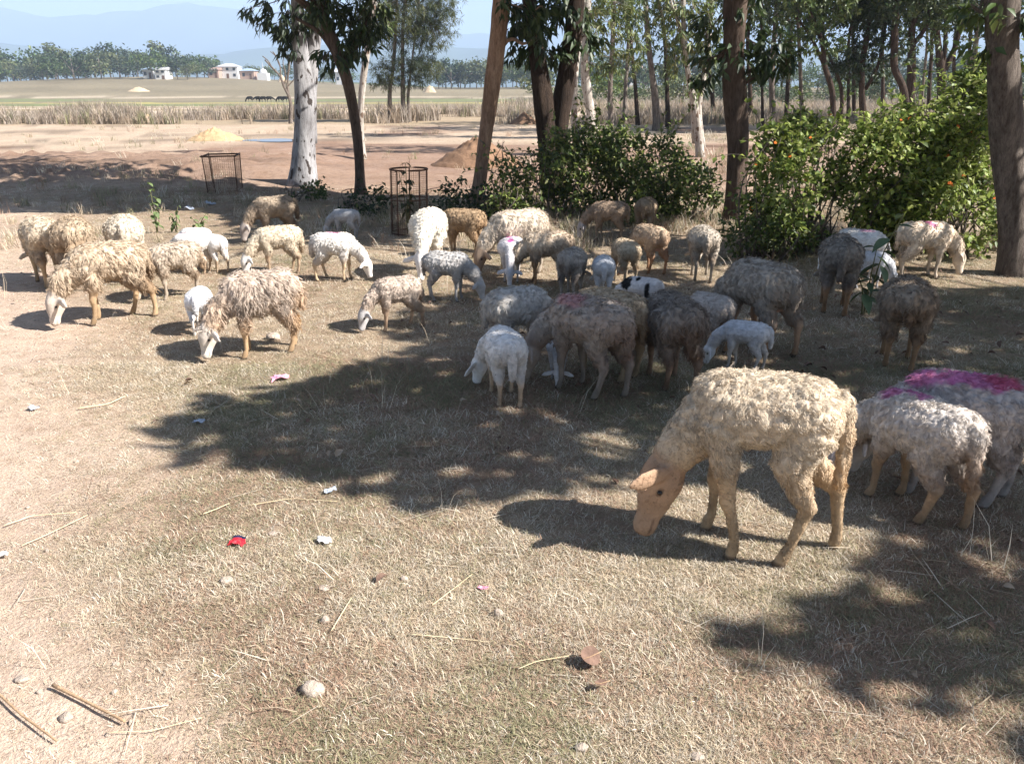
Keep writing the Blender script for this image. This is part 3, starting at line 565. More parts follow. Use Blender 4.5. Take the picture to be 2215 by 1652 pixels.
# leafy plants with leaves one can count
def leaf_obj_mesh(L, Wd):
    n = 7; v = []; 
    for i in range(n):
        t = i/(n-1); w = Wd*.5*(math.sin(math.pi*min(t*1.05, 1)**.8)**.9 if 0 < t < 1 else 0.02); z = -L*.25*t*t
        v += [(L*t, w, z + w*.35), (L*t, 0, z), (L*t, -w, z + w*.35)]
    f = []
    for i in range(n-1):
        a = i*3; f += [(a, a+1, a+4, a+3), (a+1, a+2, a+5, a+4)]
    return make_mesh('leaf', v, f)
def plant(name, label, base, stems, L, Wd, n, mat, seed, pitch=.2):
    """stems: tip offsets (x, y, z) in metres; n leaves along each"""
    rg = np.random.default_rng(seed); root = empty(name, base); tag(root, label, 'plant'); me = leaf_obj_mesh(L, Wd); me.materials.append(mat)
    for (x, y, z) in stems:
        pth = interp_path(np.array([(x*.1, y*.1, -.02), (x*.4, y*.4, z*.6), (x, y, z)]), 9); mb = MB(); mb.tube(pth, np.linspace(.008, .003, 9), 6); mb.build('stem', M_STEM, root)
        for i in range(n):
            t = .30 + .70*(i+.5)/n; q = pth[min(int(t*9), 8)]; o = obj('leaf', me, None, root, q + rg.normal(0, .006, 3)); o.rotation_euler = (rg.uniform(-.35, .35), pitch + rg.uniform(-.35, .5), i*2.4 + rg.uniform(-.5, .5)); o.scale = (rg.uniform(.6, 1.15)*(1.15 - .4*t),)*3
    return root
M_STEM = plain('green_stem', (.12, .13, .05), (.2, .17, .08), 30)
M_BROAD = plain('broad_leaf', (.08, .125, .065), (.13, .18, .09), 14, .5, .2, 60, trans=.2, rnd=.25)
M_NETTLE = plain('nettle_leaf', (.13, .19, .07), (.21, .27, .11), 14, .6, trans=.25, rnd=.25)
plant('broad_leaved_plant', 'plant with large grey green leaves in front of the dark grey sheep', GP(1868, 680), [(.02, 0, .50), (.20, .05, .74), (-.12, -.02, .34)], .19, .085, 7, M_BROAD, 3)
plant('nettle_plant', 'upright leafy green plant above the left sheep', GP(340, 505), [(.0, 0, .58), (.05, .03, .40)], .085, .06, 15, M_NETTLE, 4, .4)
plant('nettle_plant', 'shorter drooping green plant right of the upright one at left', GP(382, 505), [(.06, 0, .30), (-.06, .02, .22)], .08, .055, 9, M_NETTLE, 5, .6)
plant('nettle_plant', 'low green plant with few leaves near the back of the left flock', GP(432, 500), [(.10, 0, .20), (-.08, 0, .16)], .08, .05, 7, M_NETTLE, 6, .4)
plant('caged_plant', 'dark leafed sapling growing inside the rusty cylinder cage', GP(884, 505), [(.0, 0, .80), (.05, .05, .6), (-.08, 0, .7)], .12, .075, 10, plain('dark_leaf', (.03, .05, .022), (.05, .075, .03), 14, .5, trans=.15, rnd=.2), 7, .4)
# ------------------------------------------------------------------ far tree line
def far_tree_meshes():
    out = []
    for k in range(8):
        rg = np.random.default_rng(200+k); tall = k < 4; n = 420 if tall else 520
        if tall:
            cl = np.array([(rg.normal(0, .09), rg.normal(0, .09), z) for z in np.linspace(.28, .92, 12)]); rr = .16*np.sin(np.linspace(.5, 2.7, 12))**.7 + .04
        else:
            cl = np.stack([rg.normal(0, .24, 12), rg.normal(0, .24, 12), rg.uniform(.32, .78, 12)], 1); rr = rg.uniform(.16, .26, 12)
        pk = rg.integers(len(cl), size=n); p = cl[pk] + rdir(n, rg)*rr[pk][:, None]*rg.uniform(.5, 1.05, (n, 1)); d = rdir(n, rg); nv = rdir(n, rg)*.7 + np.array([0, 0, .6])
        v, f = leaf_mesh(p, d, nv, .085*rg.uniform(.6, 1.5, n), .06*rg.uniform(.7, 1.4, n)); cols = (BLUEG, DARKG, OLIVE, BLUEG, MIDG, DARKG, BLUEG, OLIVE)[k]
        crown = make_mesh('crown', v, f, True, leaf_colors(n, 5, np.array(cols)*1.25, rg, .4)); crown.materials.append(M_LEAF)
        mb = MB(); mb.tube([(0, 0, -.03), (.01, 0, .3), (0, .01, .75)], [.022, .016, .006], 6)
        for c in cl[::3]: mb.tube([(0, 0, .25), (c[0]*.5, c[1]*.5, .3+c[2]*.25), tuple(c)], [.011, .008, .004], 4)
        tr = make_mesh('trunk', np.concatenate(mb.v), mb.f); tr.materials.append(BK_GREY); out.append((crown, tr, tall))
    return out
FTM = far_tree_meshes()
_frg = np.random.default_rng(77)
def far_tree(u, y, h, k, label, group):
    p = far(u, 195, y); root = empty('tree', p, _frg.uniform(0, 6.28)); tag(root, label, 'tree', group); c, t, tall = FTM[k]
    s = h*np.array([1, 1, 1.]) * (np.array([1.15, 1.15, 1]) if tall else np.array([1.05, 1.05, 1.]))
    for nm, me in (('crown', c), ('trunk', t)): o = obj(nm, me, None, root); o.scale = tuple(s)
LEFTTOP = [(-300, 150), (-40, 118), (0, 120), (33, 100), (50, 118), (75, 108), (95, 125), (120, 112), (140, 97), (160, 110), (195, 95), (215, 115), (245, 105), (262, 97), (290, 108), (320, 108), (350, 100), (375, 112), (412, 109), (430, 135)]
for i, u in enumerate(np.arange(-60, 432, 14)):
    u = u + _frg.uniform(-5, 5); tv = np.interp(u, [a for a, b in LEFTTOP], [b for a, b in LEFTTOP]); tall = _frg.uniform() < .55; yy = _frg.uniform(335, 375)
    h = (P(u, tv, yy)[2] - far(u, 195, yy)[2])*_frg.uniform(.62, 1.18); far_tree(u, yy, h, _frg.integers(0, 4) if tall else _frg.integers(4, 8), 'hazy tree in the back row of the wood across the fields at left', 'back row of the far left wood')
for i, u in enumerate(np.arange(-50, 470, 20)):
    u = u + _frg.uniform(-8, 8); yy = _frg.uniform(295, 325); far_tree(u, yy, _frg.uniform(5.5, 10.5), _frg.integers(4, 8), 'rounded tree along the front of the far left wood', 'front row of the far left wood')
for u, h in ((432, 7), (446, 9), (462, 9), (470, 6), (545, 5), (556, 6), (580, 6), (596, 5), (618, 7), (700, 7), (720, 6), (760, 6)):
    far_tree(u, _frg.uniform(345, 365), h, _frg.integers(4, 8), 'small tree standing among the far village houses', 'trees around the far village')
for u in np.arange(948, 1165, 10):
    yy = _frg.uniform(285, 330); tv = np.interp(u, [948, 985, 1010, 1040, 1085, 1160], [140, 118, 130, 125, 122, 130]); h = (P(u, tv, yy)[2] - far(u, 195, yy)[2])*_frg.uniform(.75, 1.1)
    far_tree(u + _frg.uniform(-4, 4), yy, h, _frg.integers(0, 8), 'tree of the dark green wood beyond the field behind the leaning trunk', 'far wood in the middle')
for u in np.arange(1165, 2290, 22):
    yy = _frg.uniform(190, 300); far_tree(u + _frg.uniform(-10, 10), yy, _frg.uniform(6, 12), _frg.integers(0, 8), 'hazy tree of the far wood behind the grove at right', 'far wood behind the grove')
for u in np.arange(1175, 2280, 34):
    far_tree(u + _frg.uniform(-12, 12), _frg.uniform(75, 135), _frg.uniform(2.2, 4.2), _frg.choice([4, 6, 7]), 'grey green scrub bush in the dry grass behind the grove', 'scrub bushes behind the grove')
for i, (u, yy, h) in enumerate(((165, 285, 9.5),)): far_tree(u, yy, h, 5, 'dark green round tree standing in front of the far left wood', None)

# ------------------------------------------------------------------ village
M_WHITEW = plain('white_wall', (.72, .71, .69), (.82, .81, .79), 2, .8); M_BRICKW = plain('brick_wall', (.40, .28, .22), (.50, .36, .29), 3, .9)
M_BLUER = plain('blue_roof', (.30, .40, .50), (.42, .52, .60), 2, .5); M_REDR = plain('red_roof', (.36, .24, .19), (.46, .32, .26), 2, .8); M_GREYR = plain('grey_roof', (.45, .45, .46), (.60, .60, .62), 2, .6)
M_DARKW = plain('window_dark', (.03, .035, .045), (.06, .07, .08), 4, .2, spec=.5); M_WOODD = plain('door_wood', (.14, .08, .05), (.22, .13, .08), 6, .7)
def house(label, u0, u1, vt, y, wall, roof, kind, storeys=2, base_dz=0., depth=6.):
    uc = (u0+u1)/2; p = far(uc, 195, y); wd = (u1-u0)/F*y; top = P(uc, vt, y)[2] - p[2]; root = empty('house', p); tag(root, label, 'house', 'houses of the far village')
    rh = .22*top if kind != 'flat' else .25; wh = top - rh; w2 = wd/2
    mb = MB(); mb.box((-w2, 0, -.8), (w2, depth, wh)); wl = mb.build('wall', wall, root, False)
    mb = MB()
    if kind == 'gable': mb.add([(-w2-.4, -.5, wh-.05), (w2+.4, -.5, wh-.05), (w2+.4, depth+.5, wh-.05), (-w2-.4, depth+.5, wh-.05), (-w2-.4, depth/2, wh+rh), (w2+.4, depth/2, wh+rh)], [(0, 1, 5, 4), (2, 3, 4, 5), (0, 4, 3), (1, 2, 5), (0, 3, 2, 1)])
    elif kind == 'hip': mb.add([(-w2-.4, -.5, wh-.05), (w2+.4, -.5, wh-.05), (w2+.4, depth+.5, wh-.05), (-w2-.4, depth+.5, wh-.05), (-w2*.35, depth/2, wh+rh), (w2*.35, depth/2, wh+rh)], [(0, 1, 5, 4), (2, 3, 4, 5), (0, 4, 3), (1, 2, 5), (0, 3, 2, 1)])
    else: mb.box((-w2-.25, -.3, wh), (w2+.25, depth+.3, wh+rh))
    mb.build('roof', roof, root, False)
    n = max(2, int(wd/2.6)); sh = wh/storeys
    wm = None
    for s in range(storeys):
        for i in range(n):
            x = -w2 + wd*(i+.5)/n
            if s == 0 and i == n//2:
                mb = MB(); mb.box((x-.45, -.06, 0), (x+.45, .02, min(2.0, sh*.8))); mb.build('door', M_WOODD, root, False)
            else:
                mb = MB(); mb.box((-.5, -.07, 0), (.5, .02, min(1.2, sh*.45))); mb.build('window', M_DARKW, root, False, (x, 0, s*sh + sh*.35))
    return root
house('small blue roofed house at the edge of the far left wood', 315, 334, 145, 300, M_WHITEW, M_BLUER, 'hip', 1)
house('tall white two storey house beside the far left wood', 341, 362, 145, 296, M_WHITEW, M_GREYR, 'gable', 2)
house('small red brick house at the left of the village group', 456, 476, 146, 330, M_BRICKW, M_REDR, 'gable', 1)
house('large white house with a pale roof in the village group', 476, 517, 137, 334, M_WHITEW, M_GREYR, 'hip', 2)
house('low house with a blue roof right of the large white house', 524, 552, 148, 336, M_BRICKW, M_BLUER, 'hip', 1)
house('little white house seen between the white eucalyptus and the leaning tree', 728, 748, 148, 330, M_WHITEW, M_GREYR, 'gable', 1)
house('white house with a red roof seen through the grove', 1352, 1386, 141, 330, M_WHITEW, M_REDR, 'gable', 2)
house('brick house beside the white one seen through the grove', 1387, 1412, 147, 334, M_BRICKW, M_GREYR, 'flat', 1)
house('long low shed with a blue roof seen through the grove', 1384, 1418, 166, 262, M_GREYR, M_BLUER, 'gable', 1)
def shrine():
    p = far(570, 195, 335); root = empty('shrine', p); tag(root, 'small white domed shrine with a spire in the far village', 'shrine'); k = 335/F
    h = P(570, 133, 335)[2]-p[2]; mb = MB(); mb.box((-10*k, 0, -.5), (10*k, 20*k, h*.38)); mb.build('base', M_WHITEW, root, False)
    th = np.linspace(0, math.pi/2, 7); mb = MB(); mb.tube([(0, 10*k, h*.38 + 8*k*math.sin(t)) for t in th], np.maximum(8*k*np.cos(th), .05), 14); mb.build('dome', M_WHITEW, root)
    mb = MB(); mb.tube([(0, 10*k, h*.5), (0, 10*k, h*.75), (0, 10*k, h)], [1.4*k, .8*k, .1*k], 8); mb.build('spire', M_GREYR, root)
shrine()
# ------------------------------------------------------------------ heaps
def heap(name, label, cat, u0, u1, vb, vt, mat, seed, y=None, lump=.35):
    p = GP((u0+u1)/2, vb) if y is None else far((u0+u1)/2, 195, y); yy = p[1]; k = F/(yy*CP + CAMH*SP); rx = (u1-u0)/2/k; hh = P((u0+u1)/2, vt, yy+rx*.4)[2] - p[2]
    nr, na = 26, 56; v = [(0, 0, 1.0)]; 
    for i in range(1, nr+1):
        r = i/nr*1.12
        for j in range(na):
            a = j/na*2*math.pi; v.append((r*math.cos(a), r*math.sin(a)*.75, max(1 - r**1.15, -.08)))
    v = np.array(v); q = np.stack([v[:, 0]*2.2+seed, v[:, 1]*2.2, v[:, 2]*1.5], 1); n = fbm(q, 4, seed) - .5; n3 = fbm(q*5, 3, seed+3) - .5
    env_ = np.clip(1.15 - np.hypot(v[:, 0], v[:, 1]/.75), 0, 1)**.5
    v[:, 2] += (n*lump*1.2 + n3*.30)*env_; v[:, 0] += n*.25*env_; v *= np.array([rx, rx, hh]); v[:, 2] = np.where(v[:, 2] < 0, v[:, 2]-.02, v[:, 2])
    f = [(0, 1+j, 1+(j+1) % na) for j in range(na)]
    for i in range(nr-1):
        for j in range(na): a = 1+i*na+j; b = 1+i*na+(j+1) % na; f.append((a, a+na, b+na, b))
    o = obj(name, make_mesh(name, v, f), mat, None, p + np.array([0, rx*.6, 0])); tag(o, label, cat)
M_SAND = plain('orange_soil', (.42, .28, .15), (.56, .39, .22), 14, .95, .8, 30); M_REDSOIL = plain('red_soil', (.17, .10, .06), (.28, .17, .105), 10, .95, .8, 22); M_HAY = plain('straw_stack', (.55, .40, .25), (.70, .54, .36), 3, .95, .5, 6)
heap('soil_heap', 'orange heap of dug soil on the open ground at left', 'soil heap', 392, 516, 306, 276, M_SAND, 3)
heap('soil_heap', 'low orange soil heap farther back at the reed edge', 'soil heap', 279, 345, 266, 249, M_SAND, 5)
heap('soil_heap', 'large dark red soil heap behind the leaning reddish trunk', 'soil heap', 925, 1130, 364, 300, M_REDSOIL, 7)
heap('soil_heap', 'reddish soil heap behind the dark trunks at the reed edge', 'soil heap', 1100, 1168, 270, 244, M_REDSOIL, 11)
heap('haystack', 'wide pale haystack in front of the far left wood', 'haystack', 268, 318, 200, 188, M_HAY, 13, 230, .2)
heap('haystack', 'small orange haystack right of the feathery pines', 'haystack', 914, 944, 198, 184, M_HAY, 15, 240, .2)
heap('haystack', 'round haystack beside the far village shrine', 'haystack', 600, 622, 178, 162, M_HAY, 16, 320, .2)
# puddle
def puddle():
    m, t, o = nodes('muddy_water'); b = nn(t, 'ShaderNodeBsdfPrincipled'); b.inputs['Base Color'].default_value = (.12, .09, .07, 1); b.inputs['Roughness'].default_value = .06; lk(t, b.outputs[0], o.inputs[0])
    p = GP(590, 305); k = F/(p[1]*CP + CAMH*SP); a = np.arange(60)/60*2*math.pi; rr = 1 + .35*(vnoise(np.stack([np.cos(a)*2+9, np.sin(a)*2, a*0], 1), 3)-.5)*2
    v = np.stack([np.cos(a)*rr*62/k, np.sin(a)*rr*.75, a*0], 1); z = gz(v[:, 0]+p[0], v[:, 1]+p[1]); v = np.concatenate([v, [[0, 0, 0]]]); q = obj('puddle', make_mesh('puddle', v, [(i, (i+1) % 60, 60) for i in range(60)], False), m, None, (p[0], p[1], float(np.percentile(z, 60))+.015))
    tag(q, 'shallow puddle of water on the red earth beside the orange heap', 'puddle', kind='structure')
puddle()

# ------------------------------------------------------------------ tree guards
M_RUST = plain('rusty_iron', (.07, .04, .028), (.15, .08, .05), 20, .85, .4, 60, metal=.2)
def guard_square():
    p = GP(488, 414); k = F/(p[1]*CP + (CAMH-.4)*SP); w = 66/k; h = P(488, 336, p[1])[2] - p[2]; root = empty('tree_guard', p, R(8)); tag(root, 'rusty square wire tree guard standing at left behind the flock', 'tree guard', 'rusty tree guards'); a = w/2
    for sx in (-1, 1):
        for sy in (-1, 1):
            mb = MB(); mb.tube([(sx*a*.92, sy*a*.92, -.05), (sx*a, sy*a, h+.02)], .0085, 6); mb.build('post', M_RUST, root)
    mb = MB(); mb.tube([(-a*.45, -a*.95, 0), (-a*.48, -a, h)], .006, 5); mb.build('bar', M_RUST, root)
    for (x0, y0, x1, y1) in ((-a*1.12, -a, a, -a), (-a, a, a, a), (-a, -a, -a, a), (a, -a, a, a)):
        mb = MB(); mb.tube([(x0, y0, h), (x1, y1, h+.004)], .013, 6); mb.build('top_rail', M_RUST, root)
    mb = MB(); n = 15
    for (x0, y0, x1, y1) in ((-a, -a, a, -a), (-a, a, a, a), (-a, -a, -a, a), (a, -a, a, a)):
        for i in range(1, n): t = i/n; x, y = x0+(x1-x0)*t, y0+(y1-y0)*t; mb.tube([(x*.92, y*.92, 0), (x, y, h)], .0011, 3, False)
        for j in range(1, 22): s = .92 + .08*j/22; z = h*j/22; mb.tube([(x0*s, y0*s, z), (x1*s, y1*s, z)], .0011, 3, False)
    tag(mb.build('wire_mesh', M_RUST, root, False), kind='stuff')
guard_square()
def guard_round():
    p = GP(886, 505); k = F/(p[1]*CP + (CAMH-.4)*SP); r = 40/k; h = P(886, 366, p[1])[2] - p[2]; root = empty('tree_guard', p); tag(root, 'rusty cylindrical mesh tree guard with a sapling inside, behind the white sheep', 'tree guard', 'rusty tree guards')
    lean = np.array([.03, 0, 0]); ang = np.arange(25)/24*2*math.pi
    def ring(z, rr): return [(math.cos(t)*rr + lean[0]*z, math.sin(t)*rr, z) for t in ang]
    for nm, z, w in (('top_rim', h, .011), ('middle_hoop', h*.55, .006), ('bottom_hoop', .02, .008)):
        mb = MB(); mb.tube(ring(z, r), w, 5, False); mb.build(nm, M_RUST, root)
    for i in range(5):
        t = i/5*2*math.pi + .4; mb = MB(); mb.tube([(math.cos(t)*r, math.sin(t)*r, -.05), (math.cos(t)*r + lean[0]*h, math.sin(t)*r, h+.01)], .0075, 6); mb.build('post', M_RUST, root)
    mb = MB()
    for i in range(48): t = i/48*2*math.pi; mb.tube([(math.cos(t)*r, math.sin(t)*r, 0), (math.cos(t)*r + lean[0]*h, math.sin(t)*r, h)], .0011, 3, False)
    for j in range(1, 30): mb.tube(ring(h*j/30, r), .0011, 3, False)
    tag(mb.build('wire_mesh', M_RUST, root, False), kind='stuff')
guard_round()

# ------------------------------------------------------------------ litter, stones, sticks, fallen leaves
M_STONE = plain('stone', (.36, .285, .22), (.56, .47, .385), 26, .95, .8, 70)
def stone(u, v, wpx, label, sq=.7, seed=0):
    p = GP(u, v); k = F/(p[1]*CP + CAMH*SP); r = wpx/k/2; n, m = 12, 16; vs = [(0, 0, -1)]
    for i in range(1, n):
        a = math.pi*i/n
        for j in range(m): b = j/m*2*math.pi; vs.append((math.sin(a)*math.cos(b), math.sin(a)*math.sin(b)*.85, -math.cos(a)))
    vs.append((0, 0, 1)); vs = np.array(vs, float); q = fbm(vs*1.1 + seed*3.3, 3, seed)-.5; f1, _, _ = worley(vs*1.2 + seed*2.1, 7); vs *= (1 + q*.75 + (f1-.5)*.42)[:, None]; vs *= np.array([r, r*.9, r*sq])
    f = [(0, 1+(j+1) % m, 1+j) for j in range(m)]
    for i in range(n-2):
        for j in range(m): a = 1+i*m+j; b = 1+i*m+(j+1) % m; f.append((a, b, b+m, a+m))
    e = 1+(n-2)*m; f += [(len(vs)-1, e+j, e+(j+1) % m) for j in range(m)]
    o = obj('stone', make_mesh('stone', vs, f), M_STONE, None, p + np.array([0, r*.3, r*sq*.38])); tag(o, label, 'stone', 'loose stones in the grass')
for a in ((678, 1505, 50, 'largest pale rounded stone in the near grass', .75), (142, 1560, 30, 'pale stone beside the thick stick at lower left', .8), (86, 1503, 14, 'small white pebble above the thick stick at lower left', .7), (1080, 1332, 22, 'small white upright stone in the centre near grass', 1.1), (704, 1355, 20, 'small white stone left of the centre near grass', 1.), (1258, 1630, 30, 'pale stone at the bottom edge right of centre', .7), (488, 1268, 28, 'pale flat stone below the red packet', .6), (45, 1478, 34, 'dark flat stone at the lower left edge', .35), (875, 1262, 18, 'little pale stone right of the straw stalks in the centre', .8), (700, 1285, 26, 'flat brownish stone above the largest stone', .4), (590, 1160, 22, 'flat pale stone near the white paper scrap', .4), (590, 735, 30, 'flat grey stone under the belly of the very shaggy ewe', .7), (415, 1228, 20, 'flat pinkish stone left of the red packet', .4), (1510, 1648, 30, 'reddish stone cut by the bottom edge', .4)): stone(*a, seed=int(a[0]))
M_STICK = plain('dry_stick', (.30, .19, .11), (.52, .36, .22), 20, .85, .4, 60, stretch=(3, 3, 3)); M_STRAW = plain('straw', (.62, .48, .28), (.80, .68, .46), 12, .8)
def stick(pts, wpx, label, mat=None, name='stick'):
    q = np.array([GP(a, b) for a, b in pts]); k = F/(q[0, 1]*CP + CAMH*SP); r = wpx/k/2*(.72 if mat is None else .36); o = q[0].copy(); path = np.stack([np.interp(np.linspace(0, 1, 12), np.linspace(0, 1, len(q)), q[:, i]) for i in range(3)], 1); path[:, 2] += r*.9 + .012; mb = MB(); mb.tube(path - o, np.linspace(r, r*.7, 12), 8, wob=.12, seed=abs(int(pts[0][0]))); b = mb.build(name, mat or M_STICK, None, True, o); tag(b, label, name, 'dry sticks and stalks on the ground')
stick([(118, 1495), (195, 1530), (273, 1572)], 11, 'thick straight brown stick lying at lower left')
stick([(-5, 1508), (50, 1560), (126, 1616)], 8, 'thinner brown stick cut by the lower left edge')
stick([(232, 1595), (330, 1590), (440, 1562)], 5, 'pale bent stalk right of the thick stick at lower left', M_STRAW)
stick([(170, 890), (235, 880), (272, 862)], 7, 'pale stalk in the dust far left of the big shadow', M_STRAW)
stick([(440, 1118), (470, 1108), (497, 1096)], 6, 'pale stalk above the red packet', M_STRAW)
stick([(885, 1380), (960, 1385), (1058, 1395)], 6, 'long straight straw stalk in the centre near grass', M_STRAW)
stick([(1240, 1428), (1160, 1440), (1120, 1455)], 6, 'pale stalk ending at the round brown leaf', M_STRAW)
stick([(718, 1378), (745, 1335), (762, 1308)], 6, 'pale stalk standing in shadow by the small white stone', M_STRAW)
stick([(935, 1318), (975, 1285), (1022, 1248)], 5, 'slanting straw stalk in the centre of the near grass', M_STRAW)
stick([(10, 1140), (70, 1118), (165, 1112)], 6, 'long pale stalk in the dust at the left edge', M_STRAW)
stick([(48, 1185), (110, 1155), (190, 1118)], 5, 'second pale stalk crossing the dust at the left edge', M_STRAW)
stick([(540, 1100), (630, 1083), (730, 1092)], 4, 'thin pale stalk above the white paper scrap', M_STRAW)
stick([(680, 770), (730, 785), (800, 790)], 4, 'thin dark twig beside the pink wrapper', M_STICK)
M_DRYLEAF = plain('brown_leaf', (.13, .08, .058), (.23, .145, .105), 24, .8, .3, 50)
def fallen(u, v, wpx, label, round_=1., tilt=.45, rz=0.):
    p = GP(u, v); k = F/(p[1]*CP + CAMH*SP); r = wpx/k/2; n = 24; vs = []
    for i, rr in enumerate((0, .5, 1.)):
        for j in range(n): a = j/n*2*math.pi; vs.append((math.cos(a)*rr*r, math.sin(a)*rr*r*round_, .12*r*math.sin(2*a)*rr + .25*r*rr*rr))
    f = []
    for i in range(2):
        for j in range(n): a = i*n+j; b = i*n+(j+1) % n; f.append((a, b, b+n, a+n))
    root = empty('fallen_leaf', p + np.array([0, 0, .02 + r*.35])); root.rotation_euler = (tilt, .1, rz); tag(root, label, 'leaf', 'fallen dry leaves')
    obj('blade', make_mesh('blade', vs, f), M_DRYLEAF, root); mb = MB(); mb.tube([(-r*.9, 0, .22*r), (0, 0, .02*r), (r*.95, 0, .24*r), (r*1.4, .05*r, .3*r)], [.0012, .0014, .0016, .0012], 5); mb.build('midrib', M_STICK, root)
fallen(1275, 1443, 46, 'round brown fallen leaf standing on edge in the near grass', .95, .55, .6)
fallen(1298, 1498, 30, 'small curled brown leaf below the round one', .5, .3, .3)
def scrap(u, v, wpx, hpx, label, mat, name='wrapper', seed=0, extra=None):
    p = GP(u, v); k = F/(p[1]*CP + CAMH*SP); a, b = wpx/k/2*.85, hpx/k*.9; n = 7; rg = np.random.default_rng(seed+5); vs = []
    for i in range(n):
        for j in range(n): x, y = (i/(n-1)-.5)*2, (j/(n-1)-.5)*2; vs.append((x*a*(1+rg.normal(0, .10)), y*b*(1+rg.normal(0, .12)), .012 + .25*b*(math.sin(x*2.1+seed) + 1) + rg.normal(0, .16)*b + abs(y)*b*.15))
    f = [(i*n+j, (i+1)*n+j, (i+1)*n+j+1, i*n+j+1) for i in range(n-1) for j in range(n-1)]
    root = empty(name, p, rg.uniform(-.4, .4)); tag(root, label, 'litter'); o = obj('sheet', make_mesh('sheet', vs, f, False), mat, root); md = o.modifiers.new('t', 'SOLIDIFY'); md.thickness = .0015
    if extra:
        q = [vs[i*n+n-1] for i in range(n)]; r2 = [(x, y+b*.45, z+.004) for x, y, z in q]; obj('torn_strip', make_mesh('torn_strip', q + r2, [(i, i+1, n+i+1, n+i) for i in range(n-1)]), extra, root)
M_PINKP = plain('pink_foil', (.58, .20, .30), (.72, .36, .44), 12, .4); M_REDP = plain('red_foil', (.50, .015, .03), (.58, .04, .05), 12, .35); M_NAVY = plain('navy_foil', (.015, .018, .05), (.03, .03, .07), 12, .35); M_PAPER = plain('white_paper', (.52, .49, .46), (.68, .66, .63), 12, .6); M_PALEBLUE = plain('pale_blue_plastic', (.36, .40, .46), (.50, .54, .60), 12, .4)
scrap(607, 823, 42, 12, 'pink crumpled wrapper at the edge of the big shadow', M_PINKP, seed=1)
scrap(514, 1185, 40, 13, 'bright red and navy packet lying in the sunny grass', M_REDP, 'packet', 2, M_NAVY)
scrap(704, 1182, 34, 14, 'white torn paper scrap right of the red packet', M_PAPER, 'paper_scrap', 3)
scrap(74, 891, 22, 8, 'pale blue scrap in the dust at far left', M_PALEBLUE, 'plastic_scrap', 4)
scrap(1045, 1276, 26, 6, 'thin faded red strip of wrapper in the centre grass', M_PINKP, 'wrapper_strip', 5)
scrap(715, 1068, 30, 9, 'grey torn scrap below the big shadow', M_PALEBLUE, 'plastic_scrap', 6)
scrap(6, 1205, 26, 9, 'white and pink scrap at the left edge', M_PAPER, 'paper_scrap', 7)
scrap(430, 912, 26, 8, 'grey scrap inside the left tip of the big shadow', M_PALEBLUE, 'plastic_scrap', 8)
scrap(410, 455, 22, 10, 'pale blue plastic in the shade behind the left flock', M_PALEBLUE, 'plastic_scrap', 9)
scrap(455, 443, 24, 10, 'bluish plastic bag near the square tree guard', M_PALEBLUE, 'plastic_bag', 10)
scrap(650, 319 + 100, 16, 6, 'white scrap at the foot of the eucalyptus', M_PAPER, 'paper_scrap', 11)
